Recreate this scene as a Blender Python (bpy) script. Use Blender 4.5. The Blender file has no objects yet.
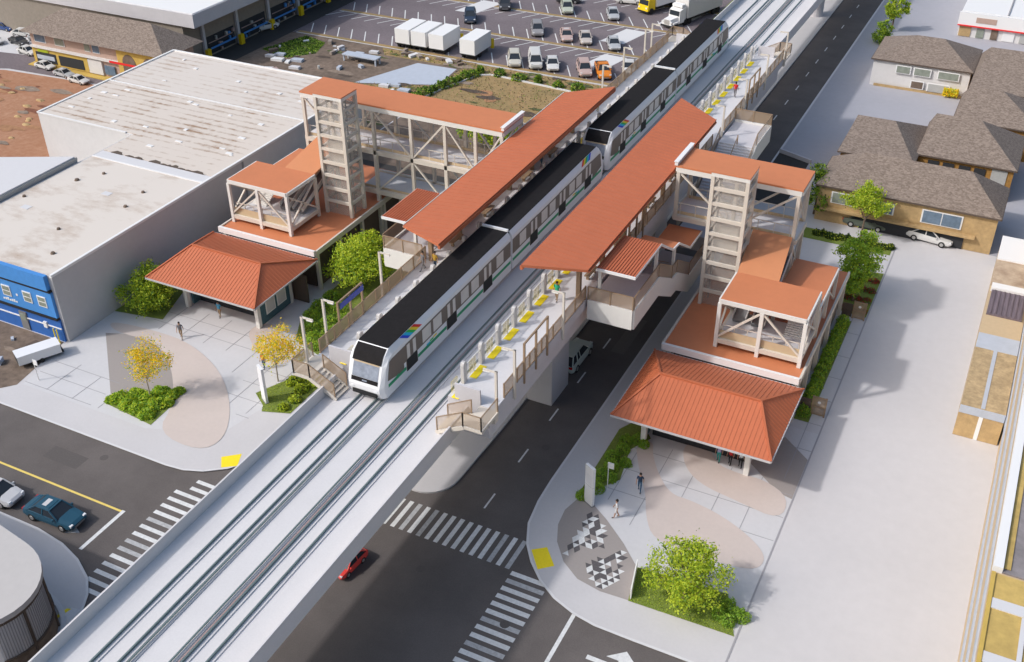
import bpy, bmesh, math, random
from mathutils import Vector, Matrix, Quaternion
random.seed(7)
rnd = random.Random(11)
scene = bpy.context.scene
col = scene.collection
R_ = math.radians

# ------------------------------------------------------------------ materials
def mat(name, color, rough=0.7, var=0.0, scale=3.0, metal=0.0, var2=0.0, scale2=0.3, bump=0.0, spec=0.4, tint=None, alpha=1.0, stretch=None):
    """Principled material; base colour varies with two layers of noise (wear, dirt, tone)."""
    m = bpy.data.materials.new(name); m.use_nodes = True
    nt = m.node_tree; b = nt.nodes['Principled BSDF']
    b.inputs['Roughness'].default_value = rough
    b.inputs['Metallic'].default_value = metal
    b.inputs['Specular IOR Level'].default_value = spec
    b.inputs['Alpha'].default_value = alpha
    c = (*color, 1)
    if var == 0 and var2 == 0 and bump == 0:
        b.inputs['Base Color'].default_value = c
        return m
    tc = nt.nodes.new('ShaderNodeTexCoord')
    src = tc.outputs['Object']
    if stretch:
        mp = nt.nodes.new('ShaderNodeMapping'); mp.inputs['Scale'].default_value = stretch
        nt.links.new(src, mp.inputs['Vector']); src = mp.outputs['Vector']
    def layer(prev, amount, sc, detail):
        n = nt.nodes.new('ShaderNodeTexNoise'); n.inputs['Scale'].default_value = sc
        n.inputs['Detail'].default_value = detail; n.inputs['Roughness'].default_value = 0.65
        nt.links.new(src, n.inputs['Vector'])
        r = nt.nodes.new('ShaderNodeMapRange')
        r.inputs['From Min'].default_value = 0.3; r.inputs['From Max'].default_value = 0.7
        r.inputs['To Min'].default_value = 0.0; r.inputs['To Max'].default_value = 1.0
        nt.links.new(n.outputs['Fac'], r.inputs['Value'])
        mx = nt.nodes.new('ShaderNodeMix'); mx.data_type = 'RGBA'
        lo = tint if tint else tuple(max(0, k * (1 - amount)) for k in color)
        t = 1.0 if tint is None else amount
        mu = nt.nodes.new('ShaderNodeMath'); mu.operation = 'MULTIPLY'; mu.inputs[1].default_value = t
        nt.links.new(r.outputs['Result'], mu.inputs[0])
        nt.links.new(mu.outputs[0], mx.inputs['Factor'])
        if prev is None: mx.inputs['A'].default_value = c
        else: nt.links.new(prev, mx.inputs['A'])
        if tint is None and prev is not None:
            ml = nt.nodes.new('ShaderNodeMix'); ml.data_type = 'RGBA'; ml.blend_type = 'MULTIPLY'
            ml.inputs['Factor'].default_value = 1.0
            nt.links.new(prev, ml.inputs['A']); ml.inputs['B'].default_value = (1 - amount, 1 - amount, 1 - amount, 1)
            nt.links.new(ml.outputs['Result'], mx.inputs['B'])
        else:
            mx.inputs['B'].default_value = (*lo, 1)
        return mx.outputs['Result'], n
    out = None; nz = None
    if var: out, nz = layer(out, var, scale, 5)
    if var2: out, n2 = layer(out, var2, scale2, 3); nz = nz or n2
    if out: nt.links.new(out, b.inputs['Base Color'])
    else: b.inputs['Base Color'].default_value = c
    if bump:
        if nz is None:
            nz = nt.nodes.new('ShaderNodeTexNoise'); nz.inputs['Scale'].default_value = scale
            nt.links.new(src, nz.inputs['Vector'])
        bp = nt.nodes.new('ShaderNodeBump'); bp.inputs['Strength'].default_value = bump
        bp.inputs['Distance'].default_value = 0.05
        nt.links.new(nz.outputs['Fac'], bp.inputs['Height']); nt.links.new(bp.outputs['Normal'], b.inputs['Normal'])
    return m

def shingle(name, c1, c2):
    m = mat(name, c1, 0.9); nt = m.node_tree; b = nt.nodes['Principled BSDF']
    tc = nt.nodes.new('ShaderNodeTexCoord')
    v = nt.nodes.new('ShaderNodeTexVoronoi'); v.inputs['Scale'].default_value = 5.5
    mp = nt.nodes.new('ShaderNodeMapping'); mp.inputs['Scale'].default_value = (0.8, 1.7, 1.7)
    nt.links.new(tc.outputs['Object'], mp.inputs['Vector']); nt.links.new(mp.outputs['Vector'], v.inputs['Vector'])
    n = nt.nodes.new('ShaderNodeTexNoise'); n.inputs['Scale'].default_value = 5.0; n.inputs['Detail'].default_value = 4
    nt.links.new(tc.outputs['Object'], n.inputs['Vector'])
    sep = nt.nodes.new('ShaderNodeSeparateColor'); nt.links.new(v.outputs['Color'], sep.inputs['Color'])
    ad = nt.nodes.new('ShaderNodeMath'); ad.operation = 'ADD'
    nt.links.new(sep.outputs['Red'], ad.inputs[0]); nt.links.new(n.outputs['Fac'], ad.inputs[1])
    hv = nt.nodes.new('ShaderNodeMath'); hv.operation = 'MULTIPLY'; hv.inputs[1].default_value = 0.5
    nt.links.new(ad.outputs[0], hv.inputs[0])
    cr = nt.nodes.new('ShaderNodeValToRGB')
    cr.color_ramp.elements[0].position = 0.25; cr.color_ramp.elements[0].color = (*c1, 1)
    cr.color_ramp.elements[1].position = 0.75; cr.color_ramp.elements[1].color = (*c2, 1)
    nt.links.new(hv.outputs[0], cr.inputs['Fac']); nt.links.new(cr.outputs['Color'], b.inputs['Base Color'])
    return m

def glass(name, color, trans, rough=0.08):
    m = bpy.data.materials.new(name); m.use_nodes = True; nt = m.node_tree
    b = nt.nodes['Principled BSDF']; b.inputs['Base Color'].default_value = (*color, 1); b.inputs['Roughness'].default_value = rough
    t = nt.nodes.new('ShaderNodeBsdfTransparent'); mx = nt.nodes.new('ShaderNodeMixShader')
    mx.inputs[0].default_value = trans
    nt.links.new(b.outputs[0], mx.inputs[1]); nt.links.new(t.outputs[0], mx.inputs[2])
    nt.links.new(mx.outputs[0], nt.nodes['Material Output'].inputs['Surface'])
    return m

def streaky(name, base, stain, streak_scale=(0.35, 3.0, 1), amt=0.5, rows=0.0):
    """Weathered membrane roof: long rust/dirt streaks across rows, plus blotches."""
    m = mat(name, base, 0.9); nt = m.node_tree; b = nt.nodes['Principled BSDF']
    tc = nt.nodes.new('ShaderNodeTexCoord')
    mp = nt.nodes.new('ShaderNodeMapping'); mp.inputs['Scale'].default_value = streak_scale
    nt.links.new(tc.outputs['Object'], mp.inputs['Vector'])
    n = nt.nodes.new('ShaderNodeTexNoise'); n.inputs['Scale'].default_value = 0.9; n.inputs['Detail'].default_value = 8; n.inputs['Roughness'].default_value = 0.7
    nt.links.new(mp.outputs['Vector'], n.inputs['Vector'])
    n2 = nt.nodes.new('ShaderNodeTexNoise'); n2.inputs['Scale'].default_value = 0.18; n2.inputs['Detail'].default_value = 4
    nt.links.new(tc.outputs['Object'], n2.inputs['Vector'])
    mu = nt.nodes.new('ShaderNodeMath'); mu.operation = 'MULTIPLY'
    nt.links.new(n.outputs['Fac'], mu.inputs[0]); nt.links.new(n2.outputs['Fac'], mu.inputs[1])
    if rows:
        wv = nt.nodes.new('ShaderNodeTexWave'); wv.wave_type = 'BANDS'; wv.bands_direction = 'Y'; wv.inputs['Scale'].default_value = rows
        wv.inputs['Distortion'].default_value = 0.6; wv.inputs['Detail'].default_value = 2
        nt.links.new(tc.outputs['Object'], wv.inputs['Vector'])
        pw = nt.nodes.new('ShaderNodeMath'); pw.operation = 'POWER'; pw.inputs[1].default_value = 3.0; nt.links.new(wv.outputs['Fac'], pw.inputs[0])
        sc_ = nt.nodes.new('ShaderNodeMath'); sc_.operation = 'MULTIPLY_ADD'; sc_.inputs[1].default_value = 0.50; sc_.inputs[2].default_value = 0.80; nt.links.new(pw.outputs[0], sc_.inputs[0])
        m3 = nt.nodes.new('ShaderNodeMath'); m3.operation = 'MULTIPLY'; nt.links.new(mu.outputs[0], m3.inputs[0]); nt.links.new(sc_.outputs[0], m3.inputs[1]); mu = m3
    r = nt.nodes.new('ShaderNodeMapRange'); r.inputs['From Min'].default_value = 0.24; r.inputs['From Max'].default_value = 0.44
    r.inputs['To Max'].default_value = amt
    nt.links.new(mu.outputs[0], r.inputs['Value'])
    mx = nt.nodes.new('ShaderNodeMix'); mx.data_type = 'RGBA'
    mx.inputs['A'].default_value = (*base, 1); mx.inputs['B'].default_value = (*stain, 1)
    nt.links.new(r.outputs['Result'], mx.inputs['Factor']); nt.links.new(mx.outputs['Result'], b.inputs['Base Color'])
    return m

M = {}
M['conc'] = mat('pale_concrete', (0.62, 0.60, 0.61), 0.85, 0.06, 6, var2=0.05, scale2=0.25)
M['deckc'] = mat('viaduct_concrete', (0.665, 0.645, 0.655), 0.8, 0.07, 9, var2=0.05, scale2=0.3)
M['girder'] = mat('girder_concrete', (0.60, 0.58, 0.61), 0.85, 0.06, 5, var2=0.08, scale2=0.4)
M['lot'] = mat('lot_concrete', (0.585, 0.565, 0.575), 0.9, 0.05, 1.2, var2=0.06, scale2=0.08)
M['walk'] = mat('sidewalk_concrete', (0.58, 0.56, 0.57), 0.9, 0.05, 4, var2=0.06, scale2=0.2)
M['tile'] = mat('plaza_concrete', (0.60, 0.59, 0.605), 0.85, 0.05, 3, var2=0.05, scale2=0.3)
M['tan'] = mat('plaza_tan_paving', (0.60, 0.515, 0.475), 0.85, 0.05, 3, var2=0.05, scale2=0.4)
M['greyp'] = mat('plaza_grey_paving', (0.335, 0.30, 0.285), 0.85, 0.05, 5)
M['joint'] = mat('paving_joint', (0.33, 0.32, 0.34), 0.9)
M['kerb'] = mat('kerb_stone', (0.66, 0.65, 0.66), 0.85, 0.08, 5)
M['asph'] = mat('asphalt', (0.158, 0.138, 0.132), 0.92, 0.22, 14, var2=0.25, scale2=0.22, bump=0.15)
M['asphd'] = mat('dark_asphalt', (0.060, 0.056, 0.055), 0.92, 0.2, 12, var2=0.2, scale2=0.2)
M['asphl'] = mat('old_asphalt', (0.225, 0.187, 0.202), 0.92, 0.3, 3, var2=0.25, scale2=0.12)
M['wpaint'] = mat('white_road_paint', (0.80, 0.80, 0.80), 0.7, 0.22, 5, var2=0.12, scale2=0.5)
M['ypaint'] = mat('yellow_road_paint', (0.82, 0.62, 0.16), 0.7, 0.12, 8)
M['tact'] = mat('yellow_tactile', (0.95, 0.74, 0.02), 0.7, 0.1, 6)
M['terra'] = mat('terracotta_metal_roof', (0.535, 0.152, 0.068), 0.55, 0.06, 1.5, var2=0.07, scale2=0.35, bump=0.02)
M['terral'] = mat('light_terracotta_roof', (0.61, 0.215, 0.098), 0.55, 0.06, 1.5, var2=0.06, scale2=0.3)
M['terrac'] = mat('orange_canopy_roof', (0.53, 0.155, 0.072), 0.5, 0.06, 1.2, var2=0.06, scale2=0.3)
M['cream'] = mat('cream_steel', (0.66, 0.60, 0.53), 0.55, 0.05, 3)
M['white'] = mat('white_steel', (0.75, 0.73, 0.70), 0.5, 0.04, 3)
M['fence'] = glass('bronze_mesh_panel', (0.46, 0.34, 0.23), 0.45, 0.6)
M['bronze'] = mat('bronze_post', (0.32, 0.22, 0.14), 0.5, 0.1, 4)
M['gla'] = glass('clear_glass', (0.64, 0.60, 0.56), 0.76)
M['gate'] = glass('frosted_gate', (0.74, 0.72, 0.72), 0.80)
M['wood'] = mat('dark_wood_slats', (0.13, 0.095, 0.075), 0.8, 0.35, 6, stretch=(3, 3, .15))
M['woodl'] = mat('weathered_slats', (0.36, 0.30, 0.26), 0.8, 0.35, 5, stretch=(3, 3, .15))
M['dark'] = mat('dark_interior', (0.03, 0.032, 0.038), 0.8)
M['black'] = mat('black_rubber', (0.015, 0.015, 0.016), 0.7)
M['teal'] = mat('teal_tile', (0.07, 0.15, 0.19), 0.6, 0.35, 3)
M['floor'] = mat('platform_floor', (0.66, 0.65, 0.67), 0.8, 0.06, 3, var2=0.05, scale2=0.3)
M['rail'] = mat('steel_rail', (0.17, 0.22, 0.22), 0.45, metal=0.3)
M['rust'] = mat('power_rail_cover', (0.42, 0.30, 0.28), 0.7, 0.1, 4)
M['trw'] = mat('train_white_paint', (0.78, 0.78, 0.80), 0.3, 0.02, 2)
M['trr'] = mat('train_roof_black', (0.020, 0.018, 0.019), 0.85, 0.25, 3, spec=0.15)
M['trt'] = mat('train_taupe_band', (0.175, 0.138, 0.112), 0.5, 0.1, 1)
M['trgl'] = mat('train_window_glass', (0.72, 0.67, 0.63), 0.3, 0.12, 1.2)
M['wind'] = mat('windshield_glass', (0.33, 0.365, 0.44), 0.12, 0.4, 2.2)
M['green'] = mat('train_green_stripe', (0.01, 0.30, 0.12), 0.4)
for k, c in dict(red=(0.75, .03, .03), yel=(.85, .6, .03), grn=(.03, .45, .08), cya=(.02, .45, .7), blu=(.02, .06, .6)).items():
    M['rb_' + k] = mat('rainbow_' + k, c, 0.4)
M['blue'] = mat('sign_blue', (0.04, 0.07, 0.42), 0.4)
M['bld'] = mat('warehouse_wall', (0.56, 0.54, 0.545), 0.9, 0.05, 2, var2=0.05, scale2=0.2)
M['roofw'] = streaky('weathered_white_roof', (0.63, 0.56, 0.505), (0.30, 0.19, 0.12), (1.25, 1.9, 1), 0.95, rows=0.27)
M['roofb'] = streaky('paler_weathered_roof', (0.63, 0.57, 0.525), (0.40, 0.29, 0.22), (1.2, 1.9, 1), 0.8, rows=0.27)
M['roofs'] = streaky('stained_white_roof', (0.655, 0.595, 0.545), (0.43, 0.33, 0.26), (0.5, 1.1, 1), 0.9)
M['roofp'] = mat('smooth_pale_roof', (0.63, 0.62, 0.64), 0.8, 0.03, 2)
M['fl'] = mat('white_flashing', (0.78, 0.77, 0.77), 0.6)
M['bluew'] = mat('blue_facade', (0.07, 0.27, 0.66), 0.6, 0.12, 2)
M['blued'] = mat('deep_blue_facade', (0.035, 0.14, 0.46), 0.6, 0.15, 2)
M['shing'] = shingle('brown_shingles', (0.155, 0.120, 0.100), (0.275, 0.220, 0.186))
M['pink'] = mat('pink_stucco', (0.52, 0.37, 0.31), 0.9, 0.12, 2, var2=0.1, scale2=0.3)
M['ochre'] = mat('ochre_stucco', (0.58, 0.40, 0.10), 0.9, 0.12, 2)
M['tanw'] = mat('tan_siding', (0.58, 0.40, 0.20), 0.9, 0.22, 3, var2=0.25, scale2=0.5)
M['orw'] = mat('orange_timber_wall', (0.42, 0.22, 0.06), 0.9, 0.35, 3)
M['win'] = mat('window_pane', (0.17, 0.24, 0.33), 0.1, 0.35, 1.5)
M['wing'] = mat('greenish_pane', (0.30, 0.33, 0.28), 0.15, 0.3, 2)
M['greyw'] = mat('grey_siding', (0.45, 0.45, 0.44), 0.85, 0.15, 4)
M['whitew'] = mat('white_stucco', (0.70, 0.68, 0.675), 0.9, 0.06, 2, var2=0.06, scale2=0.4)
M['dirt'] = mat('red_dirt', (0.46, 0.26, 0.165), 0.95, 0.7, 1.4, var2=0.6, scale2=0.16, tint=(0.30,0.125,0.06), bump=0.2)
M['dirtb'] = mat('brown_dirt', (0.27, 0.20, 0.155), 0.95, 0.45, 1.5, var2=0.4, scale2=0.2, bump=0.2)
M['dry'] = mat('dry_grass', (0.42, 0.265, 0.13), 0.95, 0.5, 1.3, var2=0.5, scale2=0.20, tint=(0.15, 0.14, 0.055), bump=0.3)
M['lawn'] = mat('lawn_green', (0.21, 0.27, 0.05), 0.95, 0.4, 6, bump=0.3)
M['bluegrey'] = mat('bluish_slab', (0.46, 0.50, 0.58), 0.8, 0.1, 1.5)
def leafmat(name,c,t=0.42):
    """leaf: diffuse front plus light let through the blade"""
    m=bpy.data.materials.new(name); m.use_nodes=True; nt=m.node_tree
    b=nt.nodes['Principled BSDF']; b.inputs['Base Color'].default_value=(*c,1); b.inputs['Roughness'].default_value=.6; b.inputs['Specular IOR Level'].default_value=.3
    tr=nt.nodes.new('ShaderNodeBsdfTranslucent'); tr.inputs['Color'].default_value=(min(1,c[0]*1.25),min(1,c[1]*1.2),c[2]*.8,1)
    mx=nt.nodes.new('ShaderNodeMixShader'); mx.inputs[0].default_value=t
    nt.links.new(b.outputs[0],mx.inputs[1]); nt.links.new(tr.outputs[0],mx.inputs[2]); nt.links.new(mx.outputs[0],nt.nodes['Material Output'].inputs['Surface'])
    return m
M['hed1']=leafmat('leaf_light',(0.56,0.64,0.060)); M['hed2']=leafmat('leaf_mid',(0.36,0.50,0.050)); M['hed3']=leafmat('leaf_deep',(0.17,0.30,0.05)); M['hed4']=leafmat('leaf_dark',(0.045,0.09,0.02))
M['hedb']=leafmat('leaf_fresh',(0.32,0.52,0.07))
M['yfl']=leafmat('yellow_blossom',(0.90,0.66,0.04)); M['yfl2']=leafmat('amber_blossom',(0.80,0.50,0.06)); M['rfl']=leafmat('red_leaf',(0.40,0.06,0.04))
M['bark'] = mat('bark', (0.22, 0.16, 0.12), 0.9, 0.3, 6)
M['barkl'] = mat('pale_bark', (0.42, 0.36, 0.31), 0.9, 0.2, 6)
M['skin'] = mat('skin', (0.42, 0.24, 0.16), 0.6)
M['hair'] = mat('dark_hair', (0.02, 0.014, 0.01), 0.6)
M['chrome'] = mat('light_alloy', (0.55, 0.54, 0.53), 0.35, metal=0.6)
M['cargl'] = mat('car_glass', (0.030, 0.036, 0.045), 0.08)
M['lampw'] = mat('headlamp_lens', (0.75, 0.76, 0.78), 0.15)
M['lampr'] = mat('tail_lamp', (0.5, 0.01, 0.01), 0.25)
M['plate'] = mat('grey_trim', (0.20, 0.20, 0.21), 0.5)
M['orange'] = mat('orange_paint', (0.72, 0.20, 0.02), 0.4)
M['yel'] = mat('yellow_enamel', (0.80, 0.55, 0.01), 0.4)

# ------------------------------------------------------------------ mesh builder
class MB:
    def __init__(s): s.v = []; s.f = []; s.m = []
    def face(s, pts, m=0):
        n = len(s.v); s.v += [tuple(p) for p in pts]; s.f.append(tuple(range(n, n + len(pts)))); s.m.append(m)
    def box(s, x0, x1, y0, y1, z0, z1, m=0):
        if x0 > x1: x0, x1 = x1, x0
        if y0 > y1: y0, y1 = y1, y0
        if z0 > z1: z0, z1 = z1, z0
        n = len(s.v)
        s.v += [(x0,y0,z0),(x1,y0,z0),(x1,y1,z0),(x0,y1,z0),(x0,y0,z1),(x1,y0,z1),(x1,y1,z1),(x0,y1,z1)]
        for q in ((0,3,2,1),(4,5,6,7),(0,1,5,4),(1,2,6,5),(2,3,7,6),(3,0,4,7)):
            s.f.append(tuple(n + i for i in q)); s.m.append(m)
        return s
    def prism(s, poly, z0, z1, m=0, mtop=None):
        n = len(poly)
        a = sum(poly[i][0]*poly[(i+1)%n][1]-poly[(i+1)%n][0]*poly[i][1] for i in range(n))
        if a < 0: poly = poly[::-1]
        b = len(s.v)
        s.v += [(x,y,z0) for x,y in poly] + [(x,y,z1) for x,y in poly]
        s.f.append(tuple(b+n+i for i in range(n))); s.m.append(m if mtop is None else mtop)
        s.f.append(tuple(b+n-1-i for i in range(n))); s.m.append(m)
        for i in range(n):
            j=(i+1)%n; s.f.append((b+i,b+j,b+n+j,b+n+i)); s.m.append(m)
        return s
    def extr(s, prof, axis, a, c, m=0):
        """extrude a closed profile along an axis: 'x' -> profile is (y,z); 'y' -> profile is (x,z)"""
        n=len(prof); b=len(s.v)
        def P(t,p): return (t,p[0],p[1]) if axis=='x' else (p[0],t,p[1])
        s.v += [P(a,p) for p in prof]+[P(c,p) for p in prof]
        s.f.append(tuple(b+i for i in range(n))); s.m.append(m)
        s.f.append(tuple(b+n+n-1-i for i in range(n))); s.m.append(m)
        for i in range(n):
            j=(i+1)%n; s.f.append((b+i,b+n+i,b+n+j,b+j)); s.m.append(m)
        return s
    def beam(s, p, q, w, h, m=0, up=(0,0,1)):
        p=Vector(p); q=Vector(q); d=(q-p)
        if d.length<1e-6: return s
        d.normalize(); u=Vector(up)
        if abs(d.dot(u))>0.98: u=Vector((0,1,0))
        sd=d.cross(u).normalized(); uu=sd.cross(d).normalized()
        n=len(s.v)
        for base in (p,q):
            for a,c in ((-1,-1),(1,-1),(1,1),(-1,1)):
                s.v.append(tuple(base+sd*(a*w/2)+uu*(c*h/2)))
        for f in ((0,1,2,3),(7,6,5,4),(0,4,5,1),(1,5,6,2),(2,6,7,3),(3,7,4,0)):
            s.f.append(tuple(n+i for i in f)); s.m.append(m)
        return s
    def tube(s, p, q, r0, r1=None, n=8, m=0):
        r1 = r0 if r1 is None else r1
        p=Vector(p); q=Vector(q); d=(q-p).normalized()
        u=Vector((0,0,1)) if abs(d.z)<0.95 else Vector((1,0,0))
        a=d.cross(u).normalized(); c=a.cross(d)
        b=len(s.v)
        for base,r in ((p,r0),(q,r1)):
            for i in range(n):
                t=2*math.pi*i/n; s.v.append(tuple(base+(a*math.cos(t)+c*math.sin(t))*r))
        for i in range(n):
            j=(i+1)%n; s.f.append((b+i,b+j,b+n+j,b+n+i)); s.m.append(m)
        s.f.append(tuple(b+n-1-i for i in range(n))); s.m.append(m)
        s.f.append(tuple(b+n+i for i in range(n))); s.m.append(m)
        return s
    def loft(s, rings, m=0, caps=True):
        b=len(s.v); k=len(rings[0])
        for r in rings: s.v += [tuple(p) for p in r]
        for i in range(len(rings)-1):
            for j in range(k):
                l=(j+1)%k
                s.f.append((b+i*k+j,b+i*k+l,b+(i+1)*k+l,b+(i+1)*k+j)); s.m.append(m)
        if caps:
            s.f.append(tuple(b+j for j in range(k))[::-1]); s.m.append(m)
            e=b+(len(rings)-1)*k; s.f.append(tuple(e+j for j in range(k))); s.m.append(m)
        return s
    def leaf(s, c, size, m=0, r=rnd, up=0.35):
        nx,ny,nz=r.gauss(0,1),r.gauss(0,1),r.gauss(0,1)+up
        n=Vector((nx,ny,nz)).normalized(); a=n.orthogonal().normalized()
        a.rotate(Quaternion(n, r.uniform(0,6.283))); b=n.cross(a)
        l=size*r.uniform(.7,1.3); w=l*.55; c=Vector(c)
        i=len(s.v)
        s.v += [tuple(c-a*l*.5),tuple(c+b*w*.5),tuple(c+a*l*.5),tuple(c-b*w*.5)]
        s.f.append((i,i+1,i+2,i+3)); s.m.append(m)
    def build(s, name, mats, parent=None, smooth=False, bevel=0):
        me=bpy.data.meshes.new(name)
        off=Vector((0,0,0)); p=parent
        while p is not None: off+=p.location; p=p.parent
        me.from_pydata([tuple(Vector(v)-off) for v in s.v],[],s.f)
        if not isinstance(mats,(list,tuple)): mats=[mats]
        for q in mats: me.materials.append(q)
        if any(s.m): me.polygons.foreach_set('material_index', s.m)
        if smooth: me.polygons.foreach_set('use_smooth',[True]*len(me.polygons))
        me.update()
        bm=bmesh.new(); bm.from_mesh(me)
        if smooth or bevel: bmesh.ops.remove_doubles(bm, verts=bm.verts, dist=0.0005)
        if bevel:
            bmesh.ops.bevel(bm, geom=[e for e in bm.edges if len(e.link_faces)==2 and e.calc_face_angle(0)>0.5], offset=bevel, segments=2, affect='EDGES', profile=0.6)
        if smooth or bevel: bmesh.ops.recalc_face_normals(bm, faces=bm.faces)
        bm.to_mesh(me); bm.free()
        o=bpy.data.objects.new(name, me); col.objects.link(o)
        if parent is not None: o.parent=parent
        return o

def tag(o, label, cat, group=None):
    o['label']=label; o['category']=cat
    if group: o['group']=group
    return o
def thing(name, label, cat, loc=(0,0,0), group=None):
    o=bpy.data.objects.new(name, None); o.location=loc; o.empty_display_size=0.3
    col.objects.link(o); return tag(o,label,cat,group)
def struct(name, mb, m):
    o=mb.build(name,m); o['kind']='structure'; return o
def stuff(name, mb, m, label, cat):
    o=mb.build(name,m); o['kind']='stuff'; o['label']=label; o['category']=cat; return o
def kids(o, pool=None): return [c for c in o.children]
def dup(o, loc=None, rz=None, label=None, parent=None, repl=None):
    c=o.copy(); col.objects.link(c); c.parent=parent
    if loc is not None: c.location=loc
    if rz is not None: c.rotation_euler=(0,0,rz)
    if label: c['label']=label
    if repl and c.type=='MESH':
        if any(s.material in repl for s in c.material_slots):
            c.data=c.data.copy()
            for i,mm in enumerate(c.data.materials):
                if mm in repl: c.data.materials[i]=repl[mm]
    for k in list(o.children): dup(k, parent=c, repl=repl)
    return c

# ------------------------------------------------------------------ camera, sun, sky
cam=bpy.data.cameras.new('camera'); co=bpy.data.objects.new('camera',cam); col.objects.link(co)
cam.sensor_width=36; cam.lens=1077.29112/1024*36; cam.clip_start=0.5; cam.clip_end=4000
Rx=Matrix.Rotation(0.977545218,4,'X'); Rz=Matrix.Rotation(0.466038868,4,'Z'); Rr=Matrix.Rotation(-0.00686704,4,'Z')
co.matrix_world=Matrix.Translation((0,0,55))@Rz@Rx@Rr
scene.camera=co
SUN_EL=R_(41.5); AZ=R_(43)
L=Vector((math.cos(AZ)*math.cos(SUN_EL), math.sin(AZ)*math.cos(SUN_EL), -math.sin(SUN_EL)))
sun=bpy.data.lights.new('sun','SUN'); sun.energy=2.0; sun.angle=R_(2.2); sun.color=(1.0,0.975,0.955)
so=bpy.data.objects.new('sun',sun); so.rotation_euler=L.to_track_quat('-Z','Y').to_euler(); so.location=(-60,-40,80); col.objects.link(so)
w=bpy.data.worlds.new('World'); scene.world=w; w.use_nodes=True
nt=w.node_tree; bg=nt.nodes['Background']; sk=nt.nodes.new('ShaderNodeTexSky'); sk.sky_type='NISHITA'; sk.sun_disc=False
sk.sun_elevation=SUN_EL; sk.sun_rotation=math.atan2(-L.x,-L.y); sk.air_density=2.1; sk.dust_density=9.5; sk.ozone_density=8.0
nt.links.new(sk.outputs[0],bg.inputs[0]); bg.inputs[1].default_value=0.15
vs=scene.view_settings; vs.view_transform='Standard'; vs.look='None'; vs.exposure=0.05; vs.gamma=1.0; vs.use_curve_mapping=False
M['ochre2']=mat('yellow_roof_panel',(0.66,0.46,0.15),0.8,0.25,1.5,var2=0.25,scale2=0.4); M['asphl2']=mat('grey_roof_felt',(0.38,0.34,0.35),0.9,0.4,.8,var2=0.3,scale2=0.3)
M['gravel']=mat('tan_gravel',(0.56,0.42,0.25),0.95,0.4,2.5,var2=.2,scale2=.6); M['plumr']=mat('plum_grey_cover',(0.20,0.16,0.19),0.6,0.4,1.2,stretch=(2.5,.3,1))
M['dirt2']=mat('stained_tan_roof',(0.58,0.46,0.34),0.9,0.7,.7,tint=(.20,.12,.08))
M['mosd']=mat('dark_mosaic',(0.11,0.10,0.105),0.85,.1,5)
M['resid']=mat('grey_yard_concrete',(0.42,0.415,0.455),0.9,.06,1.2,var2=.10,scale2=.06)
M['gutg']=mat('grey_gutter',(0.50,0.49,0.50),.5)
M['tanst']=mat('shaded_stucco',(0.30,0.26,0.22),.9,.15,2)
M['denim_g']=mat('dark_goods',(0.05,0.06,0.09),.7)
M['roofg']=mat('pale_grey_roof',(0.50,0.475,0.468),.85,.05,2)
# ------------------------------------------------------------------ ground, roads, plazas
def sheet(poly, z): 
    b=MB()
    n=len(poly); a=sum(poly[i][0]*poly[(i+1)%n][1]-poly[(i+1)%n][0]*poly[i][1] for i in range(n))
    b.face([(x,y,z) for x,y in (poly if a>0 else poly[::-1])]); return b
def rect(x0,x1,y0,y1): return [(x0,y0),(x1,y0),(x1,y1),(x0,y1)]
def arc(cx,cy,r,a0,a1,n=10): return [(cx+r*math.cos(R_(a0+(a1-a0)*i/n)), cy+r*math.sin(R_(a0+(a1-a0)*i/n))) for i in range(n+1)]
def smoothpoly(pts,it=2):
    for _ in range(it):
        q=[]
        for i in range(len(pts)):
            a=pts[i]; b=pts[(i+1)%len(pts)]
            q+=[(a[0]*.75+b[0]*.25,a[1]*.75+b[1]*.25),(a[0]*.25+b[0]*.75,a[1]*.25+b[1]*.75)]
        pts=q
    return pts

struct('ground', sheet(rect(-1500,1500,-1500,1500),-0.30), M['lot'])
b=MB(); b.face([(-400,20,-.12),(60,20,-.12),(60,60,-.12),(-400,60,-.12)])
struct('cross_street', b, M['asph'])
b=MB(); b.face([(-47,60,-.12),(-23.5,60,-.12),(-23.5,420,-.12),(-47,420,-.12)]); b.face([(-48,-120,-.12),(-23,-120,-.12),(-23,20,-.12),(-48,20,-.12)])
struct('road', b, M['asph'])
east=[(-24.95,420),(-24.95,56)]+[(-24.85,53.6),(-24.5,51.2),(-23.7,49.3),(-22.7,47.9),(-21.4,46.6),(-19.9,45.6),(-18.2,44.95),(-16.6,44.65),(-14,44.6)]+[(60,44.6),(60,420)]
struct('lot', MB().prism(east,-.29,0), M['lot'])
b=MB()
for i in range(1,11):
    p,q=east[i],east[i+1]; b.beam((p[0],p[1],-.01),(q[0],q[1],-.01),.17,.035)
b.beam((-24.95,420,-.01),(-24.95,56,-.01),.17,.035); struct('kerb', b, M['kerb'])
west=[(-400,44.6),(-52.4,44.6),(-50.9,44.75),(-49.4,45.3),(-47.9,46.4),(-46.6,48.2),(-45.8,50.4),(-45.5,53),(-45.5,420),(-400,420)]
struct('west_ground', MB().prism(west,-.29,0), M['walk'])
b=MB()
for i in range(0,8): b.beam((*west[i],-.01),(*west[i+1],-.01),.17,.035)
struct('kerb', b, M['kerb'])
sw=[(-400,35.1),(-56,35.1),(-53.3,34.75),(-51.2,34.1),(-49.3,33.1),(-48.2,32.0),(-47.5,30.8),(-47.2,29.0),(-47.2,-120),(-400,-120)]
struct('sidewalk', MB().prism(sw,-.29,0), M['walk'])
b=MB()
for i in range(0,8): b.beam((*sw[i],-.01),(*sw[i+1],-.01),.17,.035)
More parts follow.
